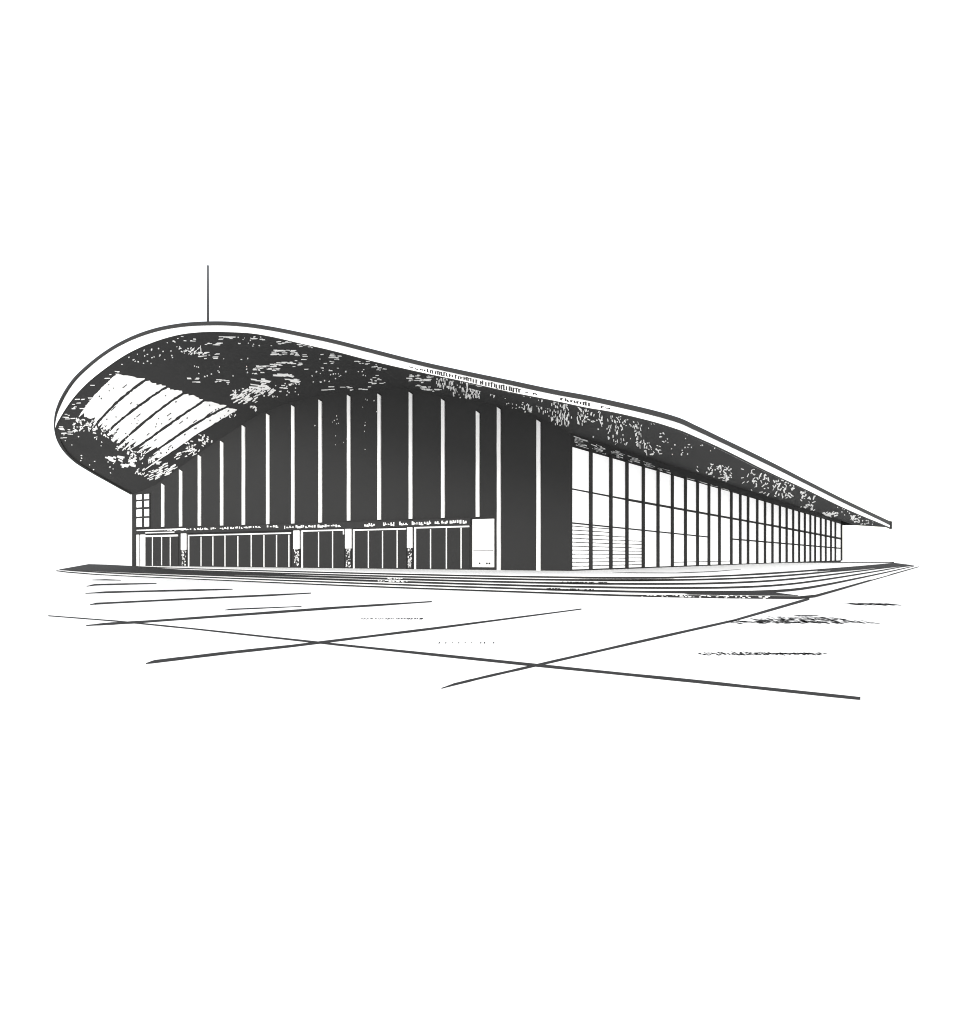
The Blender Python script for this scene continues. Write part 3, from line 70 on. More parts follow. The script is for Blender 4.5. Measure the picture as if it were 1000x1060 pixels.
# ------------------------------------------------------------------ materials
def mat(name, base, rough=0.8, spec=0.2, var=0.0, scale=3.0, bump=0.0, metal=0.0):
    m = bpy.data.materials.new(name); m.use_nodes = True
    nt = m.node_tree; b = nt.nodes['Principled BSDF']
    b.inputs['Base Color'].default_value = (*base, 1)
    b.inputs['Roughness'].default_value = rough
    b.inputs['Metallic'].default_value = metal
    b.inputs['Specular IOR Level'].default_value = spec
    if var > 0 or bump > 0:
        tc = nt.nodes.new('ShaderNodeTexCoord')
        no = nt.nodes.new('ShaderNodeTexNoise'); no.inputs['Scale'].default_value = scale
        no.inputs['Detail'].default_value = 6
        nt.links.new(tc.outputs['Object'], no.inputs['Vector'])
        if var > 0:
            mx = nt.nodes.new('ShaderNodeMix'); mx.data_type = 'RGBA'
            mx.inputs[6].default_value = (*[c*(1-var) for c in base], 1)
            mx.inputs[7].default_value = (*[min(1, c*(1+var)) for c in base], 1)
            nt.links.new(no.outputs['Fac'], mx.inputs[0])
            nt.links.new(mx.outputs[2], b.inputs['Base Color'])
        if bump > 0:
            bp = nt.nodes.new('ShaderNodeBump'); bp.inputs['Strength'].default_value = bump
            bp.inputs['Distance'].default_value = 0.02
            nt.links.new(no.outputs['Fac'], bp.inputs['Height'])
            nt.links.new(bp.outputs['Normal'], b.inputs['Normal'])
    return m

DARK = (0.036, 0.036, 0.036)
ink = mat('charcoal_paint', (.040,.040,.040), 0.85, 0.1, var=0.06, scale=0.6)
inkwall = mat('charcoal_wall_panel', (.0365,.0365,.0365), 0.8, 0.1, var=0.05, scale=0.25)
inkroof = mat('charcoal_soffit', (.041,.041,.041), 0.9, 0.08, var=0.06, scale=0.5)
white = mat('white_paint', (0.92, 0.92, 0.915), 0.6, 0.3, var=0.02, scale=0.8)
fleckm = mat('bare_white_fleck', (0.88, 0.88, 0.87), 0.8, 0.2)
stone = mat('pale_plaza_stone', (0.86, 0.86, 0.85), 0.85, 0.2, var=0.02, scale=0.15, bump=0.1)
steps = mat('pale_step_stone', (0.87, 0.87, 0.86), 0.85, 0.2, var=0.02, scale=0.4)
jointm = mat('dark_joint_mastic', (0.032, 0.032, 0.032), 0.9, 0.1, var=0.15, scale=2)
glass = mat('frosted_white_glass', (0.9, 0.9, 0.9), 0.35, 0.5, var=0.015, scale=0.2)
gb = glass.node_tree.nodes['Principled BSDF']          # glow added to keep the panes white under the overhang
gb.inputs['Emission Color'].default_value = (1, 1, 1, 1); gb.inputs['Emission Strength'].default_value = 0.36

# ------------------------------------------------------------------ mesh helper
class MB:
    def __init__(s): s.v = []; s.f = []; s.m = []
    def face(s, pts, mi=0):
        n = len(s.v); s.v += [tuple(map(float, p)) for p in pts]; s.f.append(tuple(range(n, n+len(pts)))); s.m.append(mi)
    def box(s, x0, x1, y0, y1, z0, z1, mi=0):
        n = len(s.v)
        s.v += [(x0,y0,z0),(x1,y0,z0),(x1,y1,z0),(x0,y1,z0),(x0,y0,z1),(x1,y0,z1),(x1,y1,z1),(x0,y1,z1)]
        for q in ((0,3,2,1),(4,5,6,7),(0,1,5,4),(1,2,6,5),(2,3,7,6),(3,0,4,7)):
            s.f.append(tuple(n+i for i in q)); s.m.append(mi)
    def grid(s, rows, mi=0, flip=False):
        n = len(s.v); w = len(rows[0])
        for r in rows: s.v += [tuple(map(float, p)) for p in r]
        for i in range(len(rows)-1):
            for j in range(w-1):
                q = (n+i*w+j, n+i*w+j+1, n+(i+1)*w+j+1, n+(i+1)*w+j)
                s.f.append(q[::-1] if flip else q); s.m.append(mi)
    def prism(s, poly, z0, z1, mi=0):
        """poly counter-clockwise; z0/z1 numbers or per-vertex lists"""
        k = len(poly); z0 = z0 if hasattr(z0,'__len__') else [z0]*k; z1 = z1 if hasattr(z1,'__len__') else [z1]*k
        n = len(s.v)
        s.v += [(float(p[0]),float(p[1]),float(z)) for p, z in zip(poly, z0)] + [(float(p[0]),float(p[1]),float(z)) for p, z in zip(poly, z1)]
        s.f.append(tuple(range(n+k, n+2*k))); s.m.append(mi)
        s.f.append(tuple(range(n+k-1, n-1, -1))); s.m.append(mi)
        for i in range(k):
            j = (i+1) % k
            s.f.append((n+i, n+j, n+k+j, n+k+i)); s.m.append(mi)
    def build(s, name, mats, parent=None, shade=False):
        me = bpy.data.meshes.new(name)
        o = bpy.data.objects.new(name, me); scene.collection.objects.link(o)
        off = np.array((0.,0.,0.))
        if parent is not None:
            o.parent = parent
            p = parent
            while p is not None: off += np.array(p.location); p = p.parent
        vs = [tuple(np.array(v)-off) for v in s.v]
        me.from_pydata(vs, [], s.f)
        for m in (mats if isinstance(mats, (list, tuple)) else [mats]): me.materials.append(m)
        me.polygons.foreach_set('material_index', s.m)
        if shade: me.polygons.foreach_set('use_smooth', [True]*len(s.f))
        me.update()
        return o

def empty(name, loc):
    o = bpy.data.objects.new(name, None); scene.collection.objects.link(o); o.location = loc; return o
def tag(o, label=None, cat=None, group=None, kind=None):
    if label: o['label'] = label
    if cat: o['category'] = cat
    if group: o['group'] = group
    if kind: o['kind'] = kind
    return o

# ------------------------------------------------------------------ ground
g = MB(); ring = [(5200*math.cos(a*math.pi/48), 5200*math.sin(a*math.pi/48), 0) for a in range(96)]
g.face(ring)
tag(g.build('ground', stone), 'pale stone plaza running out flat to the horizon', kind='structure')

JOINTS = [
 ('short faint paving joint nearest the left end of the steps', [(-41.64,-16.49,-40.53,-17.12),(-41.95,-14.95,-39.17,-16.59),(-38.71,-15.47,-37.4,-16.26)]),
 ('short dark paving joint, second out from the steps at the left', [(-27.48,-24.97,-26.58,-25.48),(-30.68,-22.53,-28.21,-23.95),(-30.2,-20.24,-27.67,-21.8),(-28.62,-18.53,-27.35,-19.37)]),
 ('dark paving joint, third out from the steps at the left', [(-17.19,-30.82,-16.55,-31.17),(-18.03,-29.03,-16.38,-30.0),(-16.76,-25.87,-15.09,-27.01),(-15.57,-23.44,-13.9,-24.7),(-14.46,-22.29,-13.63,-22.97)]),
 ('dark paving joint, fourth out from the steps at the left', [(-6.72,-36.46,-6.32,-36.68),(-7.53,-35.69,-6.5,-36.28),(-7.26,-30.62,-6.12,-31.45),(-6.58,-25.97,-5.37,-27.05),(-6.12,-23.23,-5.48,-23.86)]),
 ('long dark paving joint crossing the cross joint at its far left end', [(3.25,-42.22,3.49,-42.36),(3.04,-41.43,3.67,-41.8),(3.34,-40.24,3.98,-40.66),(3.61,-36.4,4.32,-36.99),(3.95,-31.49,4.75,-32.32),(5.04,-26.07,5.47,-26.66)]),
 ('short thin paving joint just beside the long left joint', [(1.37,-35.41,1.59,-35.58),(1.08,-34.83,1.63,-35.27),(2.34,-32.1,2.62,-32.37)]),
 ('longest paving joint, the cross joint cutting over all the others', [(-1.84,-40.8,-1.42,-41.01),(2.43,-40.73,2.82,-40.97),(7.0,-41.01,7.33,-41.26),(13.58,-41.61,13.85,-41.89),(19.32,-42.01,19.49,-42.31),(22.76,-42.22,22.84,-42.49),(25.4,-42.44,25.42,-42.67)]),
 ('thick paving joint through the middle of the plaza', [(12.59,-46.21,12.71,-46.29),(12.36,-45.86,12.72,-46.1),(12.47,-44.23,12.83,-44.52),(12.75,-42.44,13.1,-42.77),(13.08,-36.83,13.44,-37.32),(13.43,-26.84,13.67,-27.36)]),
 ('paving joint running up to the near corner of the steps', [(19.41,-45.29,19.45,-45.34),(19.33,-44.8,19.45,-44.97),(19.35,-43.89,19.48,-44.09),(19.45,-42.07,19.59,-42.33),(19.68,-37.57,19.85,-38.0),(20.19,-28.87,20.4,-29.73),(20.19,-12.68,20.53,-14.96)]),
]
for n, (lab, pts) in enumerate(JOINTS):
    j = MB(); zz = 0.004 + 0.003*(n == 6)
    # finer pieces with a slight wander, like poured mastic
    A = []
    for a, b in zip(pts[:-1], pts[1:]):
        for k in range(6):
            t = k/6; A.append([a[i]*(1-t)+b[i]*t for i in range(4)])
    A.append(list(pts[-1]))
    rows = []
    for a in A:
        w = (1.35 if n < 6 else 1.15)*(1+rng.uniform(-.1, .1))
        mx, my = (a[0]+a[2])/2, (a[1]+a[3])/2
        rows.append([(mx+(a[0]-mx)*w, my+(a[1]-my)*w, zz), (mx+(a[2]-mx)*w, my+(a[3]-my)*w, zz)])
    j.grid(rows)
    o = j.build('pavement_joint', jointm)
    tag(o, lab, kind='structure', group='dark joints in the plaza paving')

# worn dark speckle in the paving: rows of small chips
SPECK = [
 ('thin row of dark chips in the paving between two joints', [((9.04,-35.63),(10.91,-34.44),24,.075,.3)]),
 ('sparse dotted row of dark chips in the middle of the plaza', [((15.6,-40.07),(16.85,-39.27),9,.05,.15)]),
 ('broken row of dark chips in the paving below the near corner', [((21.82,-38.65),(24.25,-37.1),120,.06,.10),((22.2,-38.3),(23.2,-37.65),40,.045,.13),((23.3,-37.65),(24.0,-37.2),24,.045,.13)]),
 ('wide mound shaped patch of dark chips beside the near corner', [((20.32,-30.04),(24.33,-27.49),130,.12,.26),((20.9,-28.75),(23.7,-26.95),95,.11,.26),((21.3,-27.5),(23.1,-26.3),60,.10,.26),((21.75,-26.0),(22.45,-25.5),20,.10,.24)]),
 ('short row of dark chips beyond the right edge of the steps', [((22.66,-17.62),(24.38,-16.52),44,.13,.7)]),
]
for lab, rows in SPECK:
    m = MB()
    for (ax, ay), (bx, by), n, w, dep in rows:
        dx, dy = bx-ax, by-ay; L = math.hypot(dx, dy); dx /= L; dy /= L
        for k in range(n):
            t = (k+rng.uniform(-.3, .3))/n*L if n > 10 else (k+rng.choice((0,0,.4)))/n*L
            if n > 30 and rng.random() < .16: continue
            q = rng.uniform(-1.8, 1.8)*dep*(.35 if dep > .5 else 1) if n > 36 else 0
            a = w*rng.uniform(.4, .95); b = dep*rng.uniform(.6, 1.1)
            x, y = ax+dx*t-dy*q, ay+dy*t+dx*q
            m.face([(x-dx*a/2+dy*b, y-dy*a/2-dx*b, .004), (x+dx*a/2+dy*b, y+dy*a/2-dx*b, .004), (x+dx*a/2-dy*b, y+dy*a/2+dx*b, .004), (x-dx*a/2-dy*b, y-dy*a/2+dx*b, .004)])
    tag(m.build('pavement_speckle', jointm), lab, kind='structure')

# ------------------------------------------------------------------ stepped platform
BOT_L = [(-85.9,3.19),(-73.9,-1.5),(-59.6,-5.98),(-44.85,-9.06),(-32.37,-11.27),(-20.83,-13.38),(-10.84,-14.93),(-3.89,-15.83),(2.57,-16.38),(7.42,-16.75),(11.68,-17.0),(16.09,-16.1),(20.0,-14.6)]
BOT_R = [(20.0,-14.6),(20.45,-13.6),(20.5,-2.35),(20.53,17.3),(20.7,60),(20.92,122)]
TOP_L = [(-85.5,7.9),(-77.0,5.6),(-57.97,-0.9),(-38.81,-6.47),(-25.14,-9.57),(-13.72,-11.83),(-6.08,-13.1),(0.5,-13.9),(5.2,-13.75),(8.6,-13.1),(10.9,-11.9)]
TOP_R = [(10.9,-11.9),(12.4,-9.6),(13.73,-4.83),(15.0,3.59),(15.91,22.67),(16.78,49.16),(17.45,103)]
def resample(P, n):
    P = np.array(P, float); d = np.r_[0, np.cumsum(np.hypot(*np.diff(P, axis=0).T))]
    t = np.linspace(0, d[-1], n); return np.stack([np.interp(t, d, P[:,k]) for k in (0,1)], 1)
def rounded(P):
    P = np.array(P, float)
    for _ in range(2):
        Q = [P[0]]
        for a, b in zip(P[:-1], P[1:]): Q += [a*.75+b*.25, a*.25+b*.75]
        P = np.array(Q+[P[-1]])
    return P
NL, NR = 60, 60
bl = np.vstack([resample(BOT_L, NL), resample(BOT_R, NR)[1:]])
top_curve = rounded(TOP_L+TOP_R[1:])
ci = int(np.argmin(np.hypot(top_curve[:,0]-10.9, top_curve[:,1]+11.9)))
tl = np.vstack([resample(top_curve[:ci+1], NL), resample(top_curve[ci:], NR)[1:]])
BACK = [(-0.4,93.0),(-0.4,62.0),(-61.0,62.0),(-61.9,9.5)]       # closes under the hall
plat = empty('stepped_platform', (-20, 10, 0))
tag(plat, 'low white stepped platform with dark risers spreading round the foot of the hall', 'platform')
NSTEP = 6; RISE = 1.0/NSTEP
def inset(line, dist):
    t = np.gradient(line, axis=0); t /= np.linalg.norm(t, axis=1)[:,None]
    return line + np.stack([-t[:,1], t[:,0]], 1)*dist
SCUFFS = [(-8.8,-5.6,2,34,1,.05),(-8.2,-6.6,3,22,1,.05),(6.2,9.4,3,40,2,.09),(6.0,9.2,1,30,2,.08),(12.2,19.0,0,60,1,.05)]
for k in range(NSTEP):
    # all nosing outlines share the ends; quicker curvature towards the top step, as on the real flight
    f = k/(NSTEP-1)
    line = bl*(1-f)+tl*f
    if 0 < k < NSTEP-1:
        a = line.copy()
        for _ in range(5*k): a[1:-1] = (a[:-2]+2*a[1:-1]+a[2:])/4
        line = a
    z0, z1 = RISE*k, RISE*(k+1)
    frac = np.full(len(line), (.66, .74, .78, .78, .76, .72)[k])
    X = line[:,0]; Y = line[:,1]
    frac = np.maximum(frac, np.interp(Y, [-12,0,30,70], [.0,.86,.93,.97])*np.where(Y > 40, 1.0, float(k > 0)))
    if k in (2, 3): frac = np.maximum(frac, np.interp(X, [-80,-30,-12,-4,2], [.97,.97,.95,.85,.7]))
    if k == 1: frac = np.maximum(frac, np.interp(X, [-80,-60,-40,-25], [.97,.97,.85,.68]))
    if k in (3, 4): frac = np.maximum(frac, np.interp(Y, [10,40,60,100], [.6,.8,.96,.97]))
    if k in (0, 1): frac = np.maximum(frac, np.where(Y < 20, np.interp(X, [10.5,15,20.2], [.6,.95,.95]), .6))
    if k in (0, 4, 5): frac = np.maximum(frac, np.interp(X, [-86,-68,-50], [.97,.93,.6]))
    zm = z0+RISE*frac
    ins = inset(line, .035)
    back = BACK if k == NSTEP-1 else [(0.8,95.0),(-0.4,60.0),(-61.0,60.0),(-60.0,11.0)]
    poly = np.vstack([line, np.array(back)]); polyi = np.vstack([ins, np.array(back)])
    bz = z0+RISE*.5
    t = MB(); t.prism(poly, list(zm)+[bz]*4, z1)
    for x0, x1, kk, n, mi, hgt in SCUFFS:       # scuffs worn into this step
        if kk != k: continue
        for _ in range(n):
            x = rng.uniform(x0, x1); w_ = rng.uniform(.04, .14); h_ = rng.uniform(.3, 1)*hgt
            y_ = float(np.interp(x, line[:NL,0], line[:NL,1]))-.03; z_ = min(z0+rng.uniform(.02, RISE*.95), z1-h_-.004)
            t.box(x, x+w_, y_-.06, y_+.06, z_, z_+h_, mi)
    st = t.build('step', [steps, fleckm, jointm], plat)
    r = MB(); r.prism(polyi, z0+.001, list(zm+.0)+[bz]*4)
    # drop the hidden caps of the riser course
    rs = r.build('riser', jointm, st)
# dark covers added over the steps where the flight reads as one dark wedge
def dark_cover(idx, lo, hi):
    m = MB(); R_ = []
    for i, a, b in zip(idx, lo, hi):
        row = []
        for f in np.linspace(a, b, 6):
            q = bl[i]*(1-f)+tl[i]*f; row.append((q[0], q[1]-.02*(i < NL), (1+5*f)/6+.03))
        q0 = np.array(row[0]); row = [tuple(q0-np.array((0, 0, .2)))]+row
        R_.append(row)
    m.grid(R_, flip=True); return m.build('dark_cover', jointm, plat)
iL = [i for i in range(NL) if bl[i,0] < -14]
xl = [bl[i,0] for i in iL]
dark_cover(iL, np.interp(xl, [-86,-70,-45,-25,-14], [.10,.18,.30,.42,.52]), np.interp(xl, [-86,-75,-60,-40,-25,-14], [1.,1.,.95,.74,.66,.56]))
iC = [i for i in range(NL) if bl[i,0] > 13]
dark_cover(iC, [.005]*len(iC), np.linspace(.03, .2, len(iC)))
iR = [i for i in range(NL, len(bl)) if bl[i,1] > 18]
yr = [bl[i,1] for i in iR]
dark_cover(iR, np.interp(yr, [18,40,80,122], [.86,.70,.48,.22]), np.interp(yr, [18,40,80,122], [.90,.93,.97,1.0]))
# thin joint in the deck and dark trim along its back edge
dj = MB(); pts = [(4.6,-2.15,4.97,-3.05),(6.83,-2.71,7.63,-4.83),(9.4,-1.8,10.3,-3.6),(10.33,5.5,11.04,2.83),(9.65,17.22,10.09,15.32)]
dj.grid([[(a[0],a[1],1.004),(a[2],a[3],1.004)] for a in pts]); dj.build('deck_joint', jointm, plat)
tr = MB()
e0, e1 = np.array((0.35,93.0)), np.array((17.4,104.5)); n_ = np.array((-(e1-e0)[1], (e1-e0)[0])); n_ /= np.linalg.norm(n_)
tr.prism([tuple(e0), tuple(e1), tuple(e1+n_*.3), tuple(e0+n_*.3)], .5, 1.16); tr.build('edge_trim', jointm, plat)

# ------------------------------------------------------------------ exhibition hall
hall = empty('exhibition_hall', (-30, 60, 0))
tag(hall, 'long modern hall with sweeping curved roof, dark front with white fins and glazed side', 'building')

# --- roof: upper shell, white fascia band, dark edge trim
edge2 = ED[:, :2]
tang = np.gradient(edge2, axis=0); tang /= np.linalg.norm(tang, axis=1)[:,None]
nout = np.stack([tang[:,1], -tang[:,0]], 1)
ZT, ZB = ED[:,2], ED[:,3]
TH = np.interp(np.arange(NS+1)/SUB, [0,6,15,22,24,28,31,33,34,36,37], [.10,.22,.30,.27,.27,.28,.31,.42,.52,.80,1.1])
def band(off_o, off_i, zlo, zhi):
    m = MB()
    o = edge2+nout*off_o; i = edge2-nout*off_i
    rows = []
    for q in range(NS+1):
        rows.append([(*o[q], zlo[q]), (*o[q], zhi[q]), (*i[q], zhi[q]), (*i[q], zlo[q]), (*o[q], zlo[q])])
    m.grid(rows)
    m.face(rows[-1][:4][::-1]); m.face(rows[0][:4])
    return m
icorner = 29*SUB
PX_ = [-61.9,-58,-54,-50,-46,-42,-38,-33,-28,-22,-16,-11,-7,-3,0,4,7.5,10.6]
PZ_ = [10.6,11.4,12.6,14.1,15.7,17.1,18.4,19.4,19.8,19.6,18.9,17.6,16.4,15.0,13.7,12.7,12.1,11.75]
us = np.linspace(0, icorner, icorner//2+1)
front = [(*edge2[int(u)], ZT[int(u)]-.02) for u in us]
fx = np.array([p[0] for p in front]); xs = np.maximum.accumulate(np.linspace(-61.9, 10.6, len(us))*.35+np.clip(np.maximum.accumulate(fx), -61.9, 10.6)*.65)
def section(y):
    ez = np.interp(y, [-6,5,50,120,206], [11.75,11.9,12.1,12.4,13.0])
    out = []
    for x in xs:
        z = np.interp(x, PX_, PZ_); w = max(0, min(1, (x-0)/10.6)); z += (ez-11.75)*w
        out.append((x, y, z))
    return out
rows = [front]
s0 = section(5.6)
for k in (.2,.4,.6,.8):
    h = k; rows.append([tuple(np.array(a)*(1-h)+np.array(b)*h-np.array((0,0,.5*math.sin(math.pi*h)))) if i < len(front)-1 else tuple(np.array(a)*(1-h)+np.array(b)*h) for i, (a, b) in enumerate(zip(front, s0))])
for y in (5.6, 15, 30, 55, 90, 130, 170, 206.3): rows.append(section(y))
m = MB(); m.grid(rows)
# closed back gable
last = rows[-1]; m.grid([last, [(p[0], p[1], 12.2 if p[0] < 0 else 12.2-(p[0]/10.6)*1.0) for p in last]])
roof = m.build('roof', ink, hall, shade=True)
FASB = band(.0, .30, ZB, np.maximum(ZT-TH, ZB+.004))
OFF = np.interp(np.arange(NS+1)/SUB, [0,5,6.5,8,11,14], [.06,.06,.15,.28,.12,.07])[:,None]
TH = TH*1.12
trim = band(OFF, .34, np.where(np.arange(NS+1) < 5.9*SUB, ZT-TH, np.maximum(ZT-TH, ZB+.006)+.002), ZT+.02).build('edge_trim', ink, roof)
lip = band(.02, .2, ZB-np.interp(np.arange(NS+1)/SUB, [0,33,35,37],[.05,.05,.12,.42]), ZB-.003).build('drip_edge', ink, roof)

q = MB(); q.prism([(10.72,202.5),(10.95,202.5),(10.95,207.8),(10.2,207.8),(10.2,206.36),(10.72,206.36)], 10.8, 13.06); q.build('end_cap', ink, roof)
# faint broken lettering along the fascia (worn, no readable words)
let = FASB
def edge_at(X):
    q = icorner-5
    i = int(np.argmin(np.abs(edge2[60:icorner,0]-X)))+60
    return i
def stroke(x, w, f0, f1):
    i = edge_at(x); i2 = min(i+1, NS)
    d = edge2[i2]-edge2[i]; d = d/np.linalg.norm(d)
    p = edge2[i]+d*((x-edge2[i][0])/max(d[0], .2)); n = nout[i]
    k = np.interp(x, edge2[60:icorner,0], np.arange(60, icorner)); zb = float(np.interp(k, np.arange(NS+1), ZB)); zt = float(np.interp(k, np.arange(NS+1), ZT-TH))
    hgt = zt-zb
    a = p+n*.02; b = p+d*w+n*.02; sl = np.interp(x+.5, edge2[60:icorner,0], ZB[60:icorner])-np.interp(x-.5, edge2[60:icorner,0], ZB[60:icorner])
    z0, z1 = zb+hgt*f0, zb+hgt*f1
    let.face([(*a, z0), (*b, z0+sl*w), (*b, z1+sl*w), (*a, z1)], 1)
def letters(x0, x1, pitch, lo, hi, dens):
    x = x0
    while x < x1:
        if rng.random() < dens:
            kind = rng.random()
            f0 = lo+rng.uniform(0, .12); f1 = hi-rng.uniform(0, .18)
            stroke(x, .12, f0, f1)
            if kind < .45: stroke(x, pitch*1.1, f1-.12, f1)
            elif kind < .65: stroke(x, pitch, f0, f0+.12)
            elif kind < .75: stroke(x, pitch*.9, (f0+f1)/2, (f0+f1)/2+.12)
        x += pitch*rng.uniform(.75, 1.35)
letters(-7.4, -6.6, .3, .3, .5, .8)
letters(-6.35, -5.9, .15, .2, .65, .9)
letters(-5.7, -1.6, .2, .12, .82, .97)
letters(-1.5, 1.9, .19, .05, .85, .97)
letters(2.3, 3.1, .22, .25, .65, .8)
letters(4.75, 6.1, .17, .2, .75, .9)
letters(6.2, 6.75, .2, .2, .85, .95)
letters(7.1, 8.1, .2, .25, .65, .75)
fas = FASB.build('fascia', [white, ink], roof)

# --- soffit with worn white flecks, and the white panels set in its left sweep
so = MB()
DS = np.linspace(0, 1, 15)
so.grid([[soffit(s, d) for d in DS] for s in np.arange(0, NS+.01, 1.0)], flip=True)
eps = .03
def below(s, d, h=eps):
    p = soffit(s, d); a = soffit(s+.4, d)-soffit(s-.4, d); b = soffit(s, min(d+.02,1))-soffit(s, max(d-.02,0))
    n = np.cross(a, b); n /= max(np.linalg.norm(n), 1e-9)
    if n[2] > 0: n = -n
    return p+n*h
for q in FLECKS.split():
    s, d, sa, da, sb, db = [int(t)/k for t, k in zip(q.split(','), (100,1000)*3)]
    j = [rng.uniform(.7, 1.2) for _ in range(4)]
    P = [below(s+(sa*u+sb*v)*w, min(max(d+(da*u+db*v)*w, .002), .998)) for (u, v), w in zip(((-1,-1),(1,-1),(1,1),(-1,1)), j)]
    so.face(P, 1)
sof = so.build('soffit', [inkroof, fleckm], hall)
# rib lines between the panels, each as (s at outer end, d) .. (s at inner end, d)
RIBS = [((66.4,.092),(61.1,.106),(52.2,.132)),((70.4,.262),(62.7,.272),(53.8,.292)),((72.6,.405),(63.6,.406),(54.5,.408)),((74.9,.519),(65.8,.533),(54.8,.55)),((77.3,.655),(68.8,.67),(56.5,.664)),((80.2,.797),(73.1,.785),(57.5,.777)),((81.5,.872),(75.9,.875),(58.5,.862))]
def rib(i, t):
    (a, b, c) = RIBS[i]
    w = ((1-t)*(1-2*t), 4*t*(1-t), t*(2*t-1))
    return np.array(a)*w[0]+np.array(b)*w[1]+np.array(c)*w[2]
for i in range(6):
    pm = MB(); gap = .023
    n, w = 34, 9
    e0 = [rng.uniform(-.02, .03) for _ in range(w)]; e1 = [rng.uniform(-.05, .06)*(1+.4*i) for _ in range(w)]
    top = []; 
    for k in range(n+1):
        row = []
        for c in range(w):
            f = c/(w-1); t = k/n; t = e0[c]+(1+e1[c]-e0[c])*t
            A = rib(i, t); B = rib(i+1, t)
            A = A+np.array((0, gap*.5 if i else 0)); B = B-np.array((0, gap*.5))
            q = A*(1-f)+B*f
            if c in (0, w-1) and 0 < k < n: q = q+np.array((0, rng.uniform(-.003, .003)))
            row.append(below(q[0], q[1], .07))
        top.append(row)
    pm.grid(top)
    # returns up to the soffit so that the panel has thickness
    rim = top[0]+[r[-1] for r in top[1:]]+top[-1][-2::-1]+[r[0] for r in top[-2:0:-1]]
    pm.grid([[p for p in rim]+[rim[0]], [p+np.array((0,0,.06)) for p in rim]+[rim[0]+np.array((0,0,.06))]])
    # dark scratches and specks on the panel
    for _ in range((6,7,9,13,14,16)[i]):
        t = 1-rng.random()**1.6*.95; f = rng.uniform(.1, .9)
        q = rib(i, t)*(1-f)+rib(i+1, t)*f
        L_ = rng.choice((.16,.16,.2,.22,.9))*(.4+.6*rng.random()); h = .006
        P = [below(q[0]+u*L_, q[1]+v*h*(1 if L_ < .3 else .7), .095) for u, v in ((-1,-.5),(1,-1),(1,.5),(-1,1))]
        pm.face(P, 1)
    pm.build('ceiling_panel', [white, ink], sof)

# --- walls
WX = [-61.6,-58.5,-55,-51.5,-48,-44,-40.3,-36.3,-32.4,-28.4,-24.5,-20.5,-16.6,-12.9,-9,-6.9,-2.9,0]
def wall_top(x): return float(np.interp(x, [m_[0] for m_ in MEET[6:29]], [m_[2] for m_ in MEET[6:29]]))
fw = MB(); fr = [(x, wall_top(x)+.05) for x in np.linspace(-61.6, 0, 60)]
top0 = [(x, 0, z) for x, z in fr]; bot0 = [(x, 0, 0) for x, z in fr]
fw.grid([bot0, top0]); fw.grid([[(p[0], .4, p[2]) for p in top0], [(p[0], .4, 0) for p in bot0]])
fw.face([(0,0,0),(0,.4,0),(0,.4,12.4),(0,0,12.4)]); fw.face([(-61.6,0,0),(-61.6,0,10.2),(-61.6,.4,10.2),(-61.6,.4,0)])
for _ in range(26):      # a few bare specks on the upper panels
    x = rng.choice((-24.9, -22.3, -20.8, -26.3, -28.9))+rng.uniform(-.5, .5); z = rng.uniform(12.5, 17.8); r_ = rng.uniform(.03, .06)
    fw.face([(x-r_,-.004,z-r_),(x+r_,-.004,z-r_*.8),(x+r_*.9,-.004,z+r_),(x-r_,-.004,z+r_)], 1)
front_wall = fw.build('front_wall', [inkwall, fleckm], hall)
sw = MB(); sw.box(-61.6, -61.2, .4, 190, 0, 10.0); sw.build('left_wall', inkwall, hall)
bw = MB(); bw.box(-61.2, -.4, 176.0, 176.4, 0, 11.8); bw.build('back_wall', inkwall, hall)
rw = MB(); rw.box(-.4, 0, .4, 176.4, 0, .99); rw.box(-.4, 0, .4, 176.4, 11.45, 12.4)
rw.box(-.4, -.12, .4, 176.4, .99, 11.45)
side = rw.build('side_wall', inkwall, hall)

# --- front fins
FINS = [(-55.07,11.15,5.85),(-51.56,12.65,5.8),(-48.01,14.15,5.78),(-44.01,15.45,5.75),(-40.29,16.9,5.73),(-36.32,17.8,5.72),(-32.44,18.3,5.7),(-28.44,18.42,5.7),(-24.49,18.45,5.8),(-20.51,18.1,5.78),(-16.64,17.8,5.76),(-12.88,16.72,5.75),(-9.07,15.2,5.74),(-6.87,15.3,1.0),(-2.94,13.8,1.0)]
for i, (x, zt, zb) in enumerate(FINS):
    f = MB(); w = np.interp(x, [-55,-30,-10,-3], [.50,.43,.36,.36]); d = .12
    zo = 0.08
    n = 8; rows = []
    for k in range(n+1):
        z = zb+.004+(zt-zb)*k/n; j = rng.uniform(-.012, .012) if 0 < k < n else 0
        x0, x1 = x-w/2+j, x+w/2+j
        dz = -.25 if k == n else 0
        rows.append([(x0,-d,z),(x1,-d,z+dz),(x1,-.002,z+dz),(x0,-.002,z),(x0,-d,z)])
    f.grid(rows, flip=False); f.face(rows[-1][:4]); f.face(rows[0][:4][::-1])
    f.build('fin', white, hall)

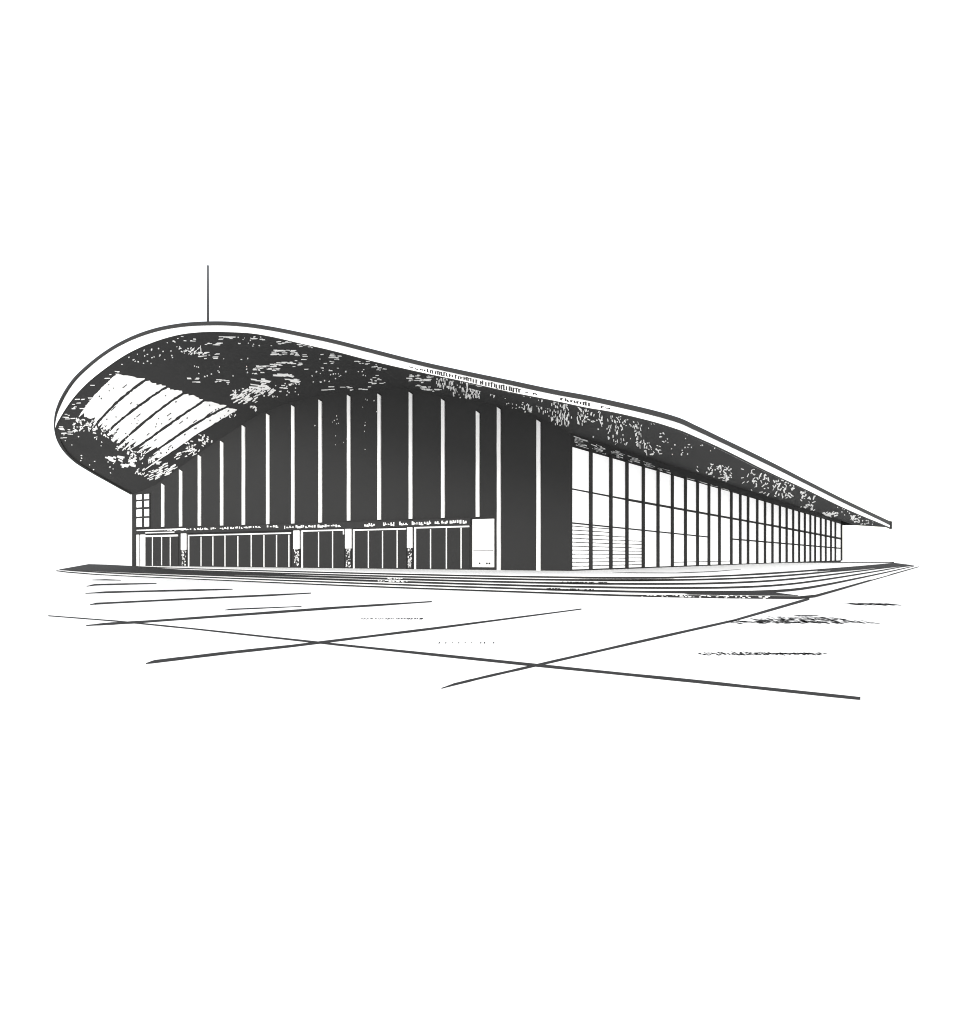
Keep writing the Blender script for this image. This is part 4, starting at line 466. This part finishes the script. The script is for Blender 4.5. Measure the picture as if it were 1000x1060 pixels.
# --- entrance band: lintel with worn relief, bays, piers
lt = MB(); lt.box(-60.9, -9.8, -.16, -.002, 4.98, 5.66)
rl = lt
def relief(x0, x1, z0, z1, dens, pitch=.28):
    x = x0
    while x < x1:
        w = pitch*rng.uniform(.3, .9)
        if rng.random() < dens:
            a = z0+rng.uniform(0, .4)*(z1-z0); b = z1-rng.uniform(0, .4)*(z1-z0)
            rl.box(x, x+w, -.20, -.161, a, b, 1)
            if rng.random() < .6: rl.box(x+w+.002, x+w+pitch*.5, -.195, -.161, a, a+(b-a)*.4, 1)
        x += pitch*rng.uniform(.7, 1.6)
relief(-54.5, -34.8, 5.28, 5.58, .92, .34)
relief(-33.6, -25.6, 5.14, 5.5, .9, .30)
relief(-22.3, -21.0, 5.12, 5.5, .8, .26)
relief(-19.9, -10.1, 5.1, 5.52, .97, .24)
rl.box(-60.3, -50.4, -.19, -.161, 5.42, 5.56, 1)
rl.box(-58.5, -52.6, -.185, -.161, 5.08, 5.2, 1)
lint = lt.build('lintel', [ink, white], hall)
def bay(x0, x1, ztop, bars, headw=.12, jamb=True, right=False, y=-.10):
    p = MB(); p.box(x0, x1, -.06, -.002, 1.002, ztop-.01)
    leaf = p.build('entrance_bay', inkwall, hall)
    fr_ = MB()
    fr_.box(x0, x1, -.14, -.061, ztop-headw, ztop+.02)
    if jamb: fr_.box(x0, x0+.17, -.14, -.061, 1.004, ztop-headw-.002)
    if right: fr_.box(x1-.12, x1, -.14, -.061, ztop-.5, ztop-headw-.002)
    fr_.build('frame', white, leaf)
    for b in bars:
        q = MB(); w = .12 if b < -30 else .10; b += 0
        q.box(b-w/2, b+w/2, -.12, -.061, 1.03+rng.uniform(0, .12), ztop-headw-.01-rng.uniform(0,.12)); q.build('glazing_bar', white, leaf)
    return leaf
bay(-58.6, -52.05, 4.82, [-57.13,-55.26,-53.53], headw=.2, jamb=False)
bay(-50.05, -32.7, 4.74, [-47.67,-45.52,-43.39,-41.18,-38.96,-36.89,-34.91,-33.0], right=False)
bay(-31.1, -25.1, 4.92, [-28.64,-26.67], right=True)
bay(-23.85, -17.15, 4.88, [-21.87,-20.06,-18.24])
bay(-16.15, -9.95, 4.95, [-14.27,-12.47,-10.84])
wp = MB(); wp.box(-60.45, -59.95, -.12, -.002, 1.002, 4.95); wp.build('pier', white, hall)
wp = MB(); wp.box(-59.62, -58.66, -.12, -.002, 1.002, 4.95); wp.build('pier', white, hall)
for x0, x1, zt in ((-51.39,-50.4,4.94),(-32.28,-31.4,4.94),(-24.91,-24.1,4.96),(-17.0,-16.4,4.96)):
    p = MB(); p.box(x0, x1, -.16, -.002, 3.0, zt); p.box(x0+.02, x1-.02, -.10, -.002, 1.002, 2.998, 1)
    for _ in range(46):
        z = 1.1+rng.random()**1.0*1.85; x = rng.uniform(x0+.05, x1-.16)
        p.box(x, x+rng.uniform(.04,.13), -.115, -.101, z, min(z+rng.uniform(.03,.2), 2.99))
    p.build('pier', [white, ink], hall)
# tall blank white door at the right of the entrance, with a thin seam and vents at its foot
d = MB(); d.box(-9.6, -7.36, -.13, -.002, 1.25, 5.52)
door = d.build('door', white, hall)
d = MB(); d.box(-9.5, -7.4, -.142, -.131, 2.66, 2.73); d.build('seam', ink, door)
for x, w in ((-8.9,.16),(-8.15,.18),(-7.9,.2)):
    d = MB(); d.box(x, x+w, -.142, -.131, 1.5, 1.66); d.build('vent', ink, door)
# small gridded window at the left corner
cw = MB(); cw.box(-60.75, -57.65, -.07, -.002, 5.8, 10.12)
cwin = cw.build('window', inkwall, hall)
for xa, xb in ((-60.5,-59.35),(-58.85,-57.85)):
    for za, zb in ((5.95,7.0),(7.25,8.12),(8.4,9.15),(9.38,10.0)):
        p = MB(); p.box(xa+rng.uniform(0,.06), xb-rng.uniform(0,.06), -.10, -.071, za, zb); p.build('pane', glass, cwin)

# --- glazed long side: bays between mullions
MUL = [0.12,3.85,8.32,12.29,16.77,21.21,26.0,30.83,35.71,40.76,45.86,52.2,57.46,62.43,68.75,74.64,80.7,87.29,93.8,100.65,107.4,114.34,121.57,128.39,136.92,145.22,154.57,163.18,176.2]
for i in range(len(MUL)-1):
    y0, y1 = MUL[i]+.1, MUL[i+1]-.1
    if i == 0: y0 = .41
    zt = float(np.interp((y0+y1)/2, [0,60,170], [11.3,11.42,11.44]))
    p = MB(); p.box(-.10, -.02, y0, y1, 1.12, zt)
    pw = p
    if i < 4:       # louvred blind behind the lower lights
        q = MB(); top = (5.0, 4.7, 4.35, 4.0)[i]; nz = 11
        for k in range(nz):
            z = 1.35+k*.335
            if z > top: break
            ya, yb = y0+.02, y1-.02
            if i == 2 and k > 8: yb = y0+(y1-y0)*.45
            # slats sag and break a little
            ym = rng.uniform(ya, yb); dz = rng.uniform(-.02, .02)
            q.box(-.018, .015, ya, ym-.03, z, z+.065); q.box(-.018, .015, ym+.03*(rng.random() < .5), yb, z+dz, z+.065+dz)
        blind = q
    if i < 11 and i not in (6,):    # reflection painted on as flat white stripes at the head
        zb, zt2 = (11.52, 12.3) if i < 6 else (11.5, 11.8)
        n = (7,6,6,5,4,3)[i] if i < 6 else 2
        for k in range(n):
            z = zb+(zt2-zb)*k/7.0
            for _ in range(2):
                a = rng.uniform(y0+.1, (y0+y1)/2); b = rng.uniform(a+.4, y1-.1)
                b = min(b, y1-.05)
                pw.face([(.022, a, z), (.022, b, z+rng.uniform(-.05,.05)), (.022, b, z+.055), (.022, a, z+.06)], 1)
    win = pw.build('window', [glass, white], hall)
    if i < 4: blind.build('blind', ink, win)
    if 6 <= i <= 10:
        q = MB(); q.box(-.018, .02, y0, y1, 1.5, 1.58); q.build('kick_rail', ink, win)
for i, y in enumerate(MUL):
    sp = np.interp(y, [0,50,176], [1,1.25,2.0])
    q = MB(); w = .12*sp; d_ = .24*np.interp(y, [0,50,176], [1,1.3,1.8])
    if i == 0: continue
    q.box(-.10, d_, y-w, y+w, 1.0, 11.5); q.build('mullion', ink, hall)
def transom(z0, za, zb, ya, yb, h0, h1):
    q = MB(); n = 24
    for k in range(n):
        a = ya+(yb-ya)*k/n; b = ya+(yb-ya)*(k+1)/n
        f = k/n; h = h0+(h1-h0)*f; z = za+(zb-za)*f; z2 = za+(zb-za)*(k+1)/n
        rows = [[(-.019,y,zz-h),(.06,y,zz-h),(.06,y,zz+h),(-.019,y,zz+h),(-.019,y,zz-h)] for y, zz in ((a, z), (b, z2))]
        q.grid(rows)
    q.build('transom', ink, hall)
transom(0, 7.8, 7.72, .42, 12.3, .05, .08)
transom(0, 7.72, 7.62, 12.3, 80, .11, .16)
transom(0, 7.62, 7.25, 80, 176, .18, .28)
transom(0, 4.98, 4.72, .42, 40.7, .055, .075)
transom(0, 4.7, 4.5, 52.3, 176, .10, .18)
q = MB(); q.box(.001, .08, .45, 176.2, .90, 1.10); q.build('sill', ink, hall)

# ------------------------------------------------------------------ mast on the roof crest
mast = empty('roof_mast', (-30.9, -11.4, 23.6))
tag(mast, 'thin dark mast standing on the crest of the curved roof', 'mast')
q = MB(); N = 10
def tube(m, x, y, z0, z1, r0, r1):
    rows = [[(x+r*math.cos(2*math.pi*k/N), y+r*math.sin(2*math.pi*k/N), z) for k in range(N+1)] for r, z in ((r0, z0), (r1, z1))]
    m.grid(rows); m.face(rows[1][:N]); m.face(rows[0][:N][::-1])
tube(q, -31.2, -11.6, 23.55, 29.0, .10, .075); q.build('pole', ink, mast)
q = MB(); tube(q, -31.2, -11.6, 23.5, 23.78, .16, .13); q.build('collar', ink, mast)

# ------------------------------------------------------------------ light: bright overcast daylight
w = bpy.data.worlds.new('World'); scene.world = w; w.use_nodes = True
nt = w.node_tree; nt.nodes.clear()
out = nt.nodes.new('ShaderNodeOutputWorld')
sky = nt.nodes.new('ShaderNodeTexSky'); sky.sky_type = 'NISHITA'; sky.sun_disc = False
ELEV, ROT = math.radians(27), math.radians(152)
sky.sun_elevation = ELEV; sky.sun_rotation = ROT
bg1 = nt.nodes.new('ShaderNodeBackground'); bg1.inputs['Strength'].default_value = 0.05
nt.links.new(sky.outputs[0], bg1.inputs[0])
bg2 = nt.nodes.new('ShaderNodeBackground'); bg2.inputs['Color'].default_value = (1.0, 0.985, 0.965, 1); bg2.inputs['Strength'].default_value = 0.90
add = nt.nodes.new('ShaderNodeAddShader')
nt.links.new(bg1.outputs[0], add.inputs[0]); nt.links.new(bg2.outputs[0], add.inputs[1])
nt.links.new(add.outputs[0], out.inputs['Surface'])
sl = bpy.data.lights.new('sun', 'SUN'); sl.energy = 1.5; sl.angle = math.radians(28); sl.color = (1, .985, .96)
so_ = bpy.data.objects.new('sun', sl); scene.collection.objects.link(so_)
from mathutils import Vector
# sun from behind the viewer, over the left shoulder
dirv = Vector((math.sin(ROT)*math.cos(ELEV), math.cos(ROT)*math.cos(ELEV), math.sin(ELEV)))
so_.rotation_euler = dirv.to_track_quat('Z', 'Y').to_euler()

# ------------------------------------------------------------------ camera
cam = bpy.data.cameras.new('camera'); co = bpy.data.objects.new('camera', cam); scene.collection.objects.link(co)
cam.sensor_fit = 'HORIZONTAL'; cam.sensor_width = 36; cam.lens = 36*0.763
cam.shift_y = 0.046; cam.clip_end = 12000; cam.clip_start = .1
co.location = (26.6, -55.3, 2.2)
co.rotation_euler = (math.radians(90), 0, math.atan2(0.5365, 0.8439))
scene.camera = co
scene.view_settings.view_transform = 'Standard'; scene.view_settings.look = 'None'
scene.view_settings.exposure = 0.4; scene.view_settings.gamma = 1
scene.cycles.max_bounces = 8
scene.cycles.filter_width = 1.1
